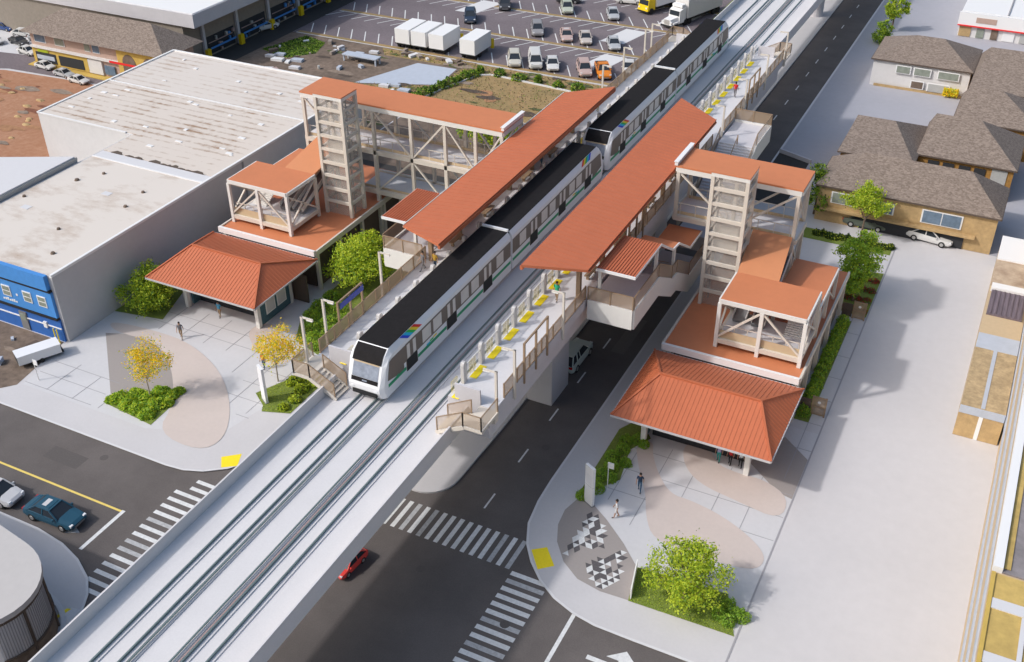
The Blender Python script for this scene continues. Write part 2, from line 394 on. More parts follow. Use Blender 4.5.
struct('kerb', b, M['kerb'])
struct('sidewalk', MB().prism([(-18.5,-120),(-18.5,28),(-16,31.5),(-12,33.5),(60,33.5),(60,-120)],-.29,0), M['walk'])
med=[(-36.2,53.0)]+arc(-33.75,53.0,2.45,180,360,14)+[(-31.3,53.0),(-31.1,60),(-31.0,420),(-36.5,420)]
struct('median', MB().prism(med,-.29,.02), M['walk'])
# far part of the median widens under the viaduct columns
# painted markings -------------------------------------------------
b=MB(); zm=-.116
def qd(x0,x1,y0,y1): b.face([(x0,y0,zm),(x1,y0,zm),(x1,y1,zm),(x0,y1,zm)])
y=51.25
while y<300: qd(-28.24,-28.10,y,y+1.75); y+=5.71
qd(-18.32,-18.05,36,44.95); qd(-52.0,-51.7,35.0,39.35)
b.face([(-15.0,42.75,zm),(-12.9,42.75,zm),(-13.95,43.65,zm)]); b.face([(-14.15,41.2,zm),(-13.75,41.2,zm),(-13.75,42.75,zm),(-14.15,42.75,zm)]); b.face([(-16.1,42.0,zm),(-14.15,42.0,zm),(-14.15,42.35,zm),(-16.1,42.35,zm)])
for cx,cy in ((-55.0,36.2),):                    # lane arrow in front of the blue car
    b.face([(cx-1.3,cy-.10,zm),(cx+.9,cy-.10,zm),(cx+.9,cy-.5,zm),(cx+1.9,cy,zm),(cx+.9,cy+.5,zm),(cx+.9,cy+.1,zm),(cx-1.3,cy+.1,zm)])
struct('lane_markings', b, M['wpaint'])
b=MB(); bw_=MB(); rc=random.Random(8)
def stripe(x0,x1,y0,y1): (bw_ if rc.random()<.2 else b).face([(x0,y0,zm),(x1,y0,zm),(x1,y1,zm),(x0,y1,zm)])
for i in range(15): x=-34.0+i*.715; stripe(x-.17,x+.17,46.65,49.55)
for i in range(14): y=46.42-i*.735; stripe(-23.55,-20.75,y-.19,y+.19)
for i in range(16):
    y=32.4+i*.79; x=-49.35-.045*i+(.9 if i>13 else 0); stripe(x,x+3.2,y-.17,y+.17)
M['worn']=mat('worn_white_paint',(0.52,0.52,0.53),.8,.35,5)
struct('crosswalk', bw_, M['worn'])
struct('crosswalk', b, M['wpaint'])
b=MB()
for dy in (0,): b.face([(-300,39.12+dy,zm),(-52.0,39.12+dy,zm),(-52.0,39.3+dy,zm),(-300,39.3+dy,zm)])
struct('centre_line', b, M['ypaint'])
# tactile kerb ramps
def ramp(pts):
    return struct('tactile_paving', sheet(pts,.010), M['tact'])
ramp([(-23.2,48.9),(-22.3,49.6),(-21.1,48.2),(-22.0,47.4)])
ramp([(-49.2,47.2),(-48.0,48.2),(-47.4,46.9),(-48.4,46.2)])
ramp([(-48.5,30.5),(-48.2,30.6),(-48.6,28.7),(-48.85,28.8)])
struct('kerb_ramp', sheet([(-48.3,30.7),(-47.6,30.8),(-47.4,29.0),(-48.4,28.3)],.006), M['kerb'])
# right plaza
struct('yard_ground', sheet([(-24.75,112),(-9,112),(-9,106.4),(60,106.4),(60,420),(-24.75,420)],.005), M['resid'])
struct('sidewalk', sheet([(-24.85,56),(-24.4,51.4),(-23.6,49.4),(-22.6,48.0),(-21.3,46.75),(-19.85,45.75),(-18.2,45.1),(-16.6,44.78),(-8.1,44.75),(-8.1,104),(-24.85,104)],.004), M['walk'])
struct('plaza_paving', sheet([(-22.5,55.3),(-19.6,53.9),(-15.9,50.6),(-9.6,50.9),(-8.1,48),(-8.1,70.4),(-22.4,70.4)],.008), M['tile'])
struct('plaza_band', sheet(smoothpoly([(-20.9,63.2),(-19.6,60.4),(-18.0,57.8),(-17.2,55.6),(-15.9,53.6),(-13.0,53.4),(-9.6,53.6),(-8.3,54.2),(-8.3,55.6),(-10.0,57.0),(-12.4,58.1),(-14.8,58.6),(-16.4,58.6),(-18.0,60.4),(-19.2,62.4),(-19.6,63.8)],2),.030), M['tan'])
struct('plaza_band', sheet(smoothpoly([(-17.4,64.6),(-16.6,62.2),(-14.8,60.6),(-11.6,60.0),(-8.3,59.4),(-8.3,62.0),(-10.4,63.2),(-12.6,63.0),(-14.4,63.4),(-15.6,65.4)],2),.030), M['tan'])
gp=[(-22.3,55.3),(-22.72,53.6),(-22.55,52.0),(-21.9,50.4),(-20.7,48.85),(-19.2,47.8),(-17.4,47.45),(-15.4,47.55),(-15.95,50.6),(-17.6,52.3),(-19.6,54.0),(-21.3,55.2)]
struct('grey_paving', sheet(gp,.016), M['greyp'])
struct('grey_paving', sheet([(-10.4,68.9),(-8.12,66.9),(-8.12,62.0),(-9.3,62.3),(-12.1,64.7)],.016), M['greyp'])
# triangle mosaic set in the grey paving
def mosaic(poly, seed):
    r=random.Random(seed); bw=MB(); bd=MB(); s=.50; h=s*.866
    def inside(x,y):
        c=False; j=len(poly)-1
        for i in range(len(poly)):
            if (poly[i][1]>y)!=(poly[j][1]>y) and x<(poly[j][0]-poly[i][0])*(y-poly[i][1])/(poly[j][1]-poly[i][1])+poly[i][0]: c=not c
            j=i
        return c
    x0=min(q[0] for q in poly); y0=min(q[1] for q in poly)
    for k in range(16):
        for i in range(-8,14):
            for t in (0,1):
                v=r.random(); x=x0+(i+k*.5-4)*s; y=y0+k*h
                tri=[(x,y),(x+s,y),(x+s/2,y+h)] if t==0 else [(x+s,y),(x+1.5*s,y+h),(x+s/2,y+h)]
                if not inside(sum(q[0] for q in tri)/3,sum(q[1] for q in tri)/3) or v<.12: continue
                g=.985; cx=sum(q[0] for q in tri)/3; cy=sum(q[1] for q in tri)/3
                (bw if (v<.52 if t==0 else v<.62) else bd).face([(cx+(q[0]-cx)*g,cy+(q[1]-cy)*g,.020) for q in tri])
    return bw,bd
for poly,sd in (([(-21.1,54.1),(-20.1,54.0),(-19.2,52.8),(-18.6,51.5),(-19.8,50.6),(-20.9,49.5),(-21.0,51.0)],3),([(-19.3,49.1),(-18.5,50.3),(-17.4,51.7),(-16.5,50.0),(-16.8,48.7),(-17.3,47.7),(-18.3,48.2)],6)):
    bw,bd=mosaic(poly,sd)
    struct('mosaic_paving',bw,M['wpaint']); struct('mosaic_paving',bd,M['mosd'])
b=MB()
def jl(p,q,w=.05,z=.022): b.beam((p[0],p[1],z-.004),(q[0],q[1],z-.004),w,.008)
jl((-8.05,44.7),(-8.05,104),.12,.026)
for x in (-20.3,-17.9,-15.5,-13.1,-10.7): jl((x,54.2 if x>-19 else 56),(x,63.5))
for y in (57.2,59.8,62.4): jl((-21.8,y),(-8.2,y))
for y in (68,71.5,75,78.5,82,86): jl((-10.0,y),(-8.1,y))
jl((-9.2,64),(-9.2,104))
struct('paving_joints', b, M['joint'])
# left plaza
struct('plaza_paving', sheet([(-70.6,47.3),(-57,47.3),(-51,49.5),(-50.2,53.2),(-47.7,58.6),(-49,62),(-54.9,66),(-54.9,70),(-71.7,70),(-71.7,53.6)],.006), M['tile'])
struct('plaza_band', sheet(smoothpoly([(-71.2,58.0),(-66,58.6),(-61.7,58.4),(-56.5,56.2),(-52.5,52.6),(-50.3,49.0),(-51.2,46.9),(-55.8,47.3),(-57.0,50.6),(-60.5,54.6),(-64.6,57.2),(-69.5,56.8)],2),.030), M['tan'])
struct('plaza_band', sheet(smoothpoly([(-58.8,62.4),(-55.5,59.8),(-52.2,59.0),(-52.0,61),(-54.5,62.8),(-57.2,64.6)],2),.030), M['tan'])
struct('grey_paving', sheet([(-69.9,56.3),(-67.8,57.15),(-65.8,57.5),(-64.6,57.1),(-57.7,52.9),(-62.7,49.4)],.014), M['greyp'])
b=MB()
for x in (-68.2,-65.3,-62.4): jl((x,47.6),(x,51.6 if x<-66 else 51.0))
for y in (47.65,49.3,51.0): jl((-70.7,y),(-63.2,y))
for x in (-66.0,-63.4,-60.8,-58.2): jl((x,58.9),(x,63.0))
for x in (-55.6,-53.0,-50.9): jl((x,52.4 if x>-54 else 56.5),(x,60.2))
for y in (60.0,61.6): jl((-67.5,y),(-55.8,y))
for y in (52.0,54.0,56.0,58.0): jl((-54.0 if y>53 else -51.6,y),(-50.3,y))
struct('paving_joints', b, M['joint'])
# planting beds (soil and turf)
for p in ([(-15.4,47.5),(-15.9,50.6),(-9.6,51.0),(-8.2,47.7)],[(-62.6,48.4),(-62.7,49.4),(-57.8,52.9),(-57.1,50.6),(-56.9,47.8)],[(-51.9,55.0),(-50.1,58.8),(-49.3,59.4),(-47.6,58.5),(-47.6,54.0),(-49.9,53.2),(-50.3,53.9)],
          [(-72.0,59.4),(-66.7,60.3),(-68.6,66),(-71.6,66)],[(-55.2,66.0),(-53.6,63.0),(-49.5,61.6),(-46.0,66),(-46.0,82),(-56.0,82)],[(-22.5,55),(-20.3,58.4),(-20.9,62),(-19.9,64),(-21.6,66),(-22.6,64)],
          [(-10.4,71.5),(-9.2,71.5),(-9.2,88),(-10.4,88)],[(-11.8,89.5),(-8.15,89.2),(-8.15,98),(-11.8,97)],[(-17.6,101.9),(-8.3,101.9),(-8.3,104.2),(-17.6,104.2)]):
    struct('lawn', sheet(p,.030), M['lawn'])
# west and north grounds
struct('dirt_lot', sheet([(-400,45.2),(-72.6,45.2),(-71.0,47.0),(-72.2,53.5),(-400,53.5)],.010), M['dirtb'])
struct('dirt_lot', sheet([(-140,70),(-100,70),(-100,101),(-118,102.3),(-132,101),(-140,98)],.006), M['dirt'])
struct('street', sheet([(-400,98),(-140,98),(-132,101.6),(-118,102.6),(-101,101.6),(-101,106),(-400,125)],.008), M['asphl'])
struct('dirt_lot', sheet([(-190,114.5),(-150,116),(-130,111),(-124,128),(-140,142),(-190,150)],.012), M['dirt'])
struct('yard', sheet([(-148,104.5),(-130.5,107.5),(-130.5,113),(-148,117)],.012), M['tile'])
struct('vacant_lot', sheet([(-105,103.5),(-72,103.5),(-72,132.6),(-105,132.6)],.006), M['dirtb'])
struct('alley', sheet([(-110.5,106),(-104.6,106),(-104.6,134),(-104.6,170),(-110.5,170)],.012), M['asphd'])
struct('parking_lot', sheet([(-104.6,132.6),(-46.2,132.6),(-46.2,240),(-104.6,240)],.006), M['asphl'])
struct('back_lane', sheet([(-71.8,74),(-45.6,74),(-45.6,116),(-71.8,116)],.004), M['asphd'])
struct('back_yard', sheet([(-71.8,98),(-56,98),(-56,116),(-71.8,116)],.010), M['dirtb'])
struct('grass_lot', sheet([(-72.5,116.5),(-71.8,121),(-69.6,128.3),(-68,129.2),(-66.4,129.2),(-46.2,127.6),(-46.2,116)],.012), M['dry'])
b=MB()
pts=[(-72.5,116.5),(-71.8,121),(-69.6,128.3),(-68,129.2),(-66.4,129.2),(-46.2,127.6)]
for p,q in zip(pts,pts[1:]): b.beam((*p,.10),(*q,.10),.22,.2)
struct('lot_kerb', b, M['kerb'])
struct('verge', sheet([(-104,124.0),(-101.5,131.8),(-97,130.5),(-95.6,126),(-98.4,122.6)],.014), M['lawn'])
struct('verge', sheet([(-84,118),(-72.6,117),(-70,128.6),(-67,129.6),(-46.3,128.0),(-46.3,132.4),(-88,132.4),(-86,129.8),(-73,130),(-73,122.5)],.010), M['dry'])
struct('verge', sheet([(-46.2,108),(-45.6,108),(-45.6,240),(-47.6,240),(-47.6,136)],.016), M['lawn'])
struct('concrete_slab', sheet([(-79.9,129.0),(-73.6,129.3),(-72.9,122.9),(-79.2,120.3),(-84,118.5)],.018), M['bluegrey'])
# parking bays: narrow planted medians, white kerbs and bay lines
b=MB(); bg_=MB(); z=.014
def pl(p,q,w=.16): 
    d=Vector((q[0]-p[0],q[1]-p[1])); n=Vector((-d.y,d.x)).normalized()*w/2
    b.face([(p[0]-n.x,p[1]-n.y,z),(q[0]-n.x,q[1]-n.y,z),(q[0]+n.x,q[1]+n.y,z),(p[0]+n.x,p[1]+n.y,z)])
for ym,x0,x1 in ((133.2,-104,-47),(145.1,-104,-47),(157.5,-104,-47),(169.5,-104,-47),(181.5,-104,-47),(194,-104,-47)):
    bg_.face([(x0,ym-.5,.010),(x1,ym-.5,.010),(x1,ym+.5,.010),(x0,ym+.5,.010)])
    pl((x0,ym-.45),(x1,ym-.45),.18)
    x=-103.0
    while x<-48.5:
        pl((x+1.1,ym+.5),(x-1.1,ym+4.3)); 
        if ym>134: pl((x,ym-.6),(x-1.7,ym-3.4))
        x+=2.45
struct('bay_markings', b, M['wpaint']); struct('verge', bg_, M['dry'])
b=MB()
for cx,cy in ((-84.6,156),(-56.3,140.6),(-57.6,152.6),(-52.5,164)):
    b.face([(cx-2.2,cy-3.4,.018),(cx+1.6,cy-3.2,.018),(cx+3.0,cy+3.4,.018),(cx-.6,cy+3.6,.018)])
struct('concrete_apron', b, M['kerb'])

# bare and weedy patches of the vacant lots (irregular soil tones)
r=random.Random(41)
def blob(cx,cy,rx,ry,n=11):
    return smoothpoly([(cx+rx*r.uniform(.6,1.15)*math.cos(6.283*i/n),cy+ry*r.uniform(.6,1.15)*math.sin(6.283*i/n)) for i in range(n)],2)
zz=.020
M['soil1']=mat('pale_soil',(0.38,0.29,0.225),.95,.4,2,var2=.3,scale2=.3); M['soil2']=mat('dark_soil',(0.13,0.095,0.075),.95,.4,2,var2=.3,scale2=.3); M['soil3']=mat('orange_soil',(0.52,0.27,0.14),.95,.4,1.5,var2=.3,scale2=.3); M['soil4']=mat('weedy_soil',(0.14,0.16,0.06),.95,.5,2.5,var2=.3,scale2=.5); M['soil5']=mat('rust_soil',(0.30,0.12,0.07),.95,.4,1.5,var2=.3,scale2=.3)
for x0,x1,y0,y1,n,ms in ((-103,-85,104.5,131,22,('soil1','soil2','soil4','soil1')),(-84,-73,104.5,121,8,('soil1','soil2','soil4')),(-137,-112,73,99.5,80,('soil3','soil5','soil1','soil1','soil3','soil5')),(-70,-48,118,126.5,14,('soil3','soil4','soil1','soil4','soil2')),(-86,-50,130.2,132,16,('soil4','soil2','soil4','soil1')),(-185,-128,120,146,12,('soil3','soil5','soil1','soil4')),(-82,-74,45.8,53,8,('soil1','soil2','soil4'))):
    for i in range(n):
        zz+=.0004
        struct('soil_patch', sheet(blob(r.uniform(x0,x1),r.uniform(y0,y1),r.uniform(.4,2.4),r.uniform(.25,1.0)),zz), M[r.choice(ms)])

M['tar']=mat('tar_patch',(0.115,0.102,0.098),.9,.2,8); M['tar2']=mat('pale_patch',(0.175,0.155,0.148),.9,.2,8)
for x0,x1,y0,y1,m in ((-62,-58.5,41.2,42.6,'tar'),(-45.0,-43.6,37,40,'tar2'),(-27.4,-26.2,74,80,'tar2'),(-71,-66,37.3,38.2,'tar2'),(-30.6,-29.4,97,103,'tar'),(-14.5,-12,38.6,39.6,'tar')):
    struct('road_patch', sheet(rect(x0,x1,y0,y1),-.1175), M[m])
b=MB()
for x,y in ((-57.5,43.2),(-27.0,59.5),(-29.3,44.0),(-21.9,42.2),(-46.0,41.5)):
    b.face([(x+.34*math.cos(k*.5236),y+.34*math.sin(k*.5236),-.1145) for k in range(12)])
struct('manhole_covers', b, M['tar'])
# ------------------------------------------------------------------ elevated guideway
gw=thing('guideway','long pale concrete viaduct carrying two parallel rail tracks diagonally across the scene','viaduct',(-33.815,49.700,0))
GY0,GY1=-60,420; SY0,SY1=50.284,124.736  # viaduct and platform coordinates were scaled about the camera, then baked as literals
b=MB(); b.box(-38.80,-28.782,GY0,SY0,8.633,8.965); b.box(-37.372,-30.258,SY0,SY1,8.633,8.965); b.box(-38.80,-28.782,SY1,GY1,8.633,8.965)
b.build('deck',M['deckc'],gw)
b=MB(); b.extr([(-36.641,8.624),(-30.989,8.624),(-31.769,6.567),(-35.862,6.567)],'y',GY0,GY1); b.build('box_girder',M['girder'],gw)
for x0,x1 in ((-38.912,-38.80),(-28.782,-28.670)):
    for y0,y1 in ((GY0,SY0),(SY1,GY1)):
        b=MB(); b.box(x0,x1,y0,y1,8.516,9.900)
        yy=y0
        b.build('parapet',M['deckc'],gw)
for xr in (-36.612,-35.277,-32.305,-31.116):
    b=MB(); b.box(xr-.10,xr+.26,GY0,GY1,8.965,9.04); b.build('plinth',M['deckc'],gw)
    b=MB(); b.box(xr-.045,xr+.045,GY0,GY1,9.04,9.19); b.build('rail',M['rail'],gw)
for xr,s in ((-34.809,-1),(-32.841,1)):
    b=MB(); b.box(xr-.045,xr+.045,GY0,GY1,9.12,9.20); b.build('power_rail',M['rail'],gw)
    b=MB(); b.box(xr-.10,xr+.18,GY0,GY1,8.965,9.04); b.build('plinth',M['deckc'],gw)
    x2=xr-.26 if s<0 else xr+.27
    b=MB(); b.box(x2-.03,x2+.05,GY0,GY1,8.965,8.985); b.build('cable_cover',M['rust'],gw)
for y in (-20,16,175.5,212,248,284):
    b=MB(); b.tube((-33.328,y,-.2),(-33.328,y,6.616),1.15,1.15,20); b.build('column',M['girder'],gw,smooth=False)

# ------------------------------------------------------------------ station platforms
def MX(x): return -67.63-x         # mirror about the viaduct axis
def platform(f, side, lab):
    t=thing('station_platform',lab,'platform',(f(-28.455),87.705,0))
    b=MB(); b.extr([(f(-30.229),10.270),(f(-26.604),10.270),(f(-26.604),9.442),(f(-27.042),9.101),(f(-27.042),7.639),(f(-30.229),7.639)],'y',SY0,SY1); b.build('platform_slab',M['girder'],t)
    b=MB(); b.box(f(-30.210),f(-26.623),SY0+.02,SY1-.02,10.270,10.282); b.build('floor',M['floor'],t)
    b=MB(); b.box(f(-30.190),f(-29.917),SY0+.2,SY1-.2,10.282,10.288); b.build('edge_strip',M['kerb'],t)
    for y in (64.5,88.5,112.5):
        b=MB(); b.box(f(-31.1),f(-28.84),y,y+3.4,-.15,7.66); b.build('pier',M['girder'],t)
    for y0 in (SY0,SY1-.15):          # solid end walls
        b=MB(); b.box(f(-29.674),f(-27.725),y0,y0+.15,10.270,11.489); b.build('end_wall',M['girder'],t)
    return t
def egress(f, far, lab):
    """short stair from the platform end down to the track deck, with mesh railings"""
    Y=124.736 if far else 50.284; s=1 if far else -1
    yA=Y; yB=Y+s*2.45
    t=thing('egress_stair',lab,'stair',(f(-27.773),Y,10.173))
    b=MB(); b.box(f(-27.725),f(-26.312),yA,yB,10.037,10.270); b.box(f(-27.578),f(-26.409),yA,yA+s*.4,9.393,10.037); b.build('landing',M['cream'],t)
    b=MB()
    for i in range(7):
        x=-27.725-i*.30; z=10.270-(i+1)*.165
        b.box(f(x),f(x-.32),yA+s*.95,yB,z-.05,z)
    b.build('steps',M['cream'],t)
    for yy in (yB,yA+s*.95): b=MB(); b.beam((f(-27.676),yy,10.154),(f(-29.820),yy,9.023),.08,.28); b.build('stringer',M['cream'],t)
    def panel(p,q,h=1.15):
        bb=MB(); bb.face([(p[0],p[1],p[2]+.08),(q[0],q[1],q[2]+.08),(q[0],q[1],q[2]+h),(p[0],p[1],p[2]+h)]); bb.build('mesh_panel',M['fence'],t)
        bb=MB(); bb.beam((p[0],p[1],p[2]+h),(q[0],q[1],q[2]+h),.06,.06)
        for k in (p,q): bb.box(k[0]-.035,k[0]+.035,k[1]-.035,k[1]+.035,k[2],k[2]+h)
        bb.build('railing',M['bronze'],t)
    panel((f(-26.360),yA+s*.1,10.270),(f(-26.360),yB,10.270)); panel((f(-26.360),yB,10.270),(f(-27.725),yB,10.270)); panel((f(-27.725),yB,10.270),(f(-29.722),yB,9.198)); panel((f(-27.871),yA+s*.95,10.222),(f(-29.722),yA+s*.95,9.198)) if not far else None
    return t
I=lambda x:x
platform(I,1,'right hand station platform beside the dark shaded road, with a long orange canopy')
platform(MX,-1,'left hand station platform next to the parked trains, with a long orange canopy')
egress(I,False,'beige landing and stair at the near end of the right platform')
egress(MX,False,'beige landing and stair next to the front of the near train')
egress(I,True,'beige landing and stair at the far end of the right platform')
egress(MX,True,'beige landing and stair at the far end of the left platform, above the parking lot')

# mesh fences along the outer edges
def fence(f, y0, y1, lab, grp=None):
    x=f(-26.662)
    t=thing('platform_fence',lab,'fence',(x,(y0+y1)/2,10.270))
    n=max(1,round((y1-y0)/2.0)); st=(y1-y0)/n
    b=MB(); b.box(x-.035,x+.035,y0,y1,11.411,11.469); b.build('top_rail',M['bronze'],t)
    b=MB(); b.box(x-.03,x+.03,y0,y1,10.319,10.387); b.build('bottom_rail',M['bronze'],t)
    for i in range(n+1):
        b=MB(); b.box(x-.05,x+.05,y0+i*st-.05,y0+i*st+.05,10.173,11.498); b.build('post',M['bronze'],t)
    for i in range(n):
        b=MB(); b.box(x-.008,x+.008,y0+i*st+.07,y0+(i+1)*st-.07,10.417,11.391); b.build('mesh_panel',M['fence'],t)
fence(I,51.746,65.681,'bronze mesh fence on the right platform between the near stair and the canopy')
fence(I,71.139,97.450,'bronze mesh fence under the right platform canopy, beside the stair shaft')
fence(I,101.543,124.639,'bronze mesh fence on the far end of the right platform, beyond its canopy')
fence(MX,50.674,65.681,'bronze mesh fence on the left platform above the green hedge')
fence(MX,71.723,95.306,'bronze mesh fence behind the left platform canopy, by the footbridge')
fence(MX,95.696,124.639,'bronze mesh fence on the far left platform, above the parked cars')

# platform screen gates: pylon, glass panel, yellow pad
def gate_proto(lab,grp,f,sx):
    t=thing('platform_gate',lab,'gate',(0,0,0),grp)
    prof=[(-.25,0),(.25,0),(.25,1.48),(.20,1.66),(.09,1.74),(-.09,1.74),(-.20,1.66),(-.25,1.48)]
    b=MB(); b.extr(prof,'x',-.13,.13); b.build('pylon',M['gate2'],t)
    b=MB(); b.box(-.02,.02,.42,2.35,.08,1.25); b.build('glass_panel',M['gate'],t)
    b=MB(); b.box(-.03,.03,.40,2.37,1.25,1.31); b.box(-.03,.03,1.35,1.42,.0,1.25); b.build('frame',M['white'],t)
    b=MB(); b.box(sx*.06,sx*.60,-1.95,-.34,.016,.034); b.build('tactile_pad',M['tact'],t)
    b=MB(); b.box(-.05,.05,-1.75,-.95,.25,1.15) if sx>0 else b.box(-.05,.05,-1.75,-.95,.25,1.15); b.build('yellow_door_edge',M['gyel'],t)
    return t
M['gate2']=glass('gate_pylon_white',(0.62,0.60,0.60),0.22,0.5)
M['gyel']=glass('yellow_gate_leaf',(0.80,0.62,0.05),0.80,0.4)
for f,sx,lab,grp in ((I,1,'white rounded gate post with yellow pad along the right platform edge','screen gates along the right platform'),(MX,-1,'white rounded gate post along the left platform edge, beside the train','screen gates along the left platform')):
    pr=gate_proto(lab,grp,f,sx); first=True
    y=52.136
    k=0
    while y<123.761:
        loc=(f(-29.966)-(.75 if sx<0 else 0),y,10.280)
        if first: pr.location=loc; first=False
        else: dup(pr,loc)
        y+=2.61

# canopies
def canopy(f,lab):
    t=thing('platform_canopy',lab,'canopy',(f(-28.066),78.934,10.270))
    o,i=f(-25.824),f(-30.307); zo,zi=14.071,14.510
    top=[(o,63.927),(o,95.111),(i,97.840),(i,61.783)]
    def zz(x): return zo+(zi-zo)*(x-o)/(i-o)
    b=MB(); P=[(x,y,zz(x)) for x,y in top]; Q=[(x,y,zz(x)-.22) for x,y in top]
    b.face(P); b.face(Q[::-1])
    for k in range(4): j=(k+1)%4; b.face([P[k],P[j],Q[j],Q[k]])
    b.build('roof',M['terrac'],t)
    # standing seams
    s=MB(); y=62.563
    while y<97.255:
        def xlim(yy):
            if yy<63.927: k=(yy-61.783)/2.2; return o+(i-o)*(1-k)
            if yy>95.111: k=(97.840-yy)/2.8; return o+(i-o)*(1-k)
            return o
        xa=xlim(y); s.beam((xa,y,zz(xa)+.008),(i,y,zi+.008),.035,.022); y+=.61
    s.build('roof_seams',M['terrac'],t)
    b=MB(); sg=1 if i<o else -1
    b.beam((i-sg*.0,61.832,zi-.30),(i,97.742,zi-.30),.22,.30); b.build('edge_fascia',M['terra'],t)
    b=MB(); b.box(o-.10,o+.10,64.025,95.014,zo-.16,zo-.28); b.beam((o,63.927,zo+.02),(o,95.111,zo+.02),.06,.05); b.build('gutter',M['terra'] if f is I else M['white'],t)
    for y in (65.681,70.456,75.231,80.006,84.782,89.557,94.332):
        b=MB(); b.box(f(-27.237)-.17,f(-27.237)+.17,y-.17,y+.17,10.270,13.954); b.build('column',M['bronze'],t)
        b=MB(); b.beam((f(-26.117),y,13.798),(f(-29.917),y,14.168),.18,.26); b.build('roof_beam',M['bronze'],t)
    for y in (68.215,74.062,81.858,87.705):
        b=MB(); b.box(f(-27.871),f(-27.432),y,y+1.8,10.660,10.738); b.box(f(-27.773),f(-27.530),y+.2,y+.35,10.280,10.660); b.box(f(-27.773),f(-27.530),y+1.45,y+1.6,10.280,10.660); b.build('bench',M['bronze'],t)
canopy(I,'long orange canopy roof over the right platform')
canopy(MX,'long orange canopy roof over the left platform, behind the near train')

# lamp posts on the platform edges
def lamp(f,y,h,z0,lab,sx,grp):
    x=f(-26.604+.12)
    t=thing('platform_lamp',lab,'lamp post',(x,y,z0),grp)
    b=MB(); b.box(x-.08,x+.08,y-.08,y+.08,z0,z0+h); b.build('pole',M['cream'],t)
    b=MB(); b.box(x+(.08 if sx>0 else -.08),x-sx*.95,y-.05,y+.05,z0+h-.12,z0+h); b.build('arm',M['cream'],t)
    b=MB(); b.box(x-sx*.45,x-sx*.95,y-.09,y+.09,z0+h-.19,z0+h-.13); b.build('lamp_head',M['white'],t)
for y,z0,lab in ((50.284,9.393,'cream lamp post at the near corner of the right platform'),(53.013,9.393,'cream lamp post beside the near bronze frame on the right platform'),(61.101,9.393,'cream lamp post between the near frame and the right canopy'),
              (100.179,9.393,'cream lamp post just beyond the far end of the right canopy'),(108.169,9.393,'cream lamp post beside the far bronze frame on the right platform'),(116.453,9.393,'cream lamp post near the far end of the right platform'),(124.931,9.393,'last cream lamp post at the far right stair landing')):
    lamp(I,y,4.1,z0,lab,1,'lamp posts along the right platform')
for y,lab in ((49.310,'cream lamp post at the near left stair landing'),(51.843,'cream lamp post behind the near end of the left platform fence'),(59.347,'cream lamp post between the blue sign and the left canopy'),
              (103.979,'cream lamp post just beyond the far end of the left canopy'),(110.118,'cream lamp post in the middle of the far left fence'),(116.843,'cream lamp post near the far end of the left fence'),(119.084,'last cream lamp post on the far left platform')):
    lamp(MX,y,4.1,10.076,lab,-1,'lamp posts along the left platform')
# sign frames over the fences
def frame(f,y0,y1,sx,lab,blue=True):
    x=f(-26.662)+sx*.10
    t=thing('sign_frame',lab,'sign frame',(x,(y0+y1)/2,10.173))
    for y in (y0,(y0+y1)/2,y1):
        b=MB(); b.box(x-.07,x+.07,y-.07,y+.07,9.588,12.999); b.build('post',M['bronze'],t)
    b=MB(); b.box(x-.06,x+.06,y0+.07,(y0+y1)/2-.07,12.882,12.999); b.box(x-.06,x+.06,(y0+y1)/2+.07,y1-.07,12.882,12.999); b.build('top_bar',M['bronze'],t)
    if blue: b=MB(); b.box(x-sx*.10,x-sx*.15,y0+.1,y1+.05,12.366,12.824); b.build('sign_board',M['blue'] if blue else M['bronze'],t)
frame(MX,53.403,56.521,-1,'bronze frame holding a long blue sign on the left platform fence')
frame(I,54.669,58.470,1,'bronze open frame on the near right platform fence, above the green car',False)
frame(I,74.549,77.960,1,'bronze open frame beside the stair roofs under the right canopy',False)
frame(I,109.631,113.529,1,'bronze open frame on the far right platform fence',False)
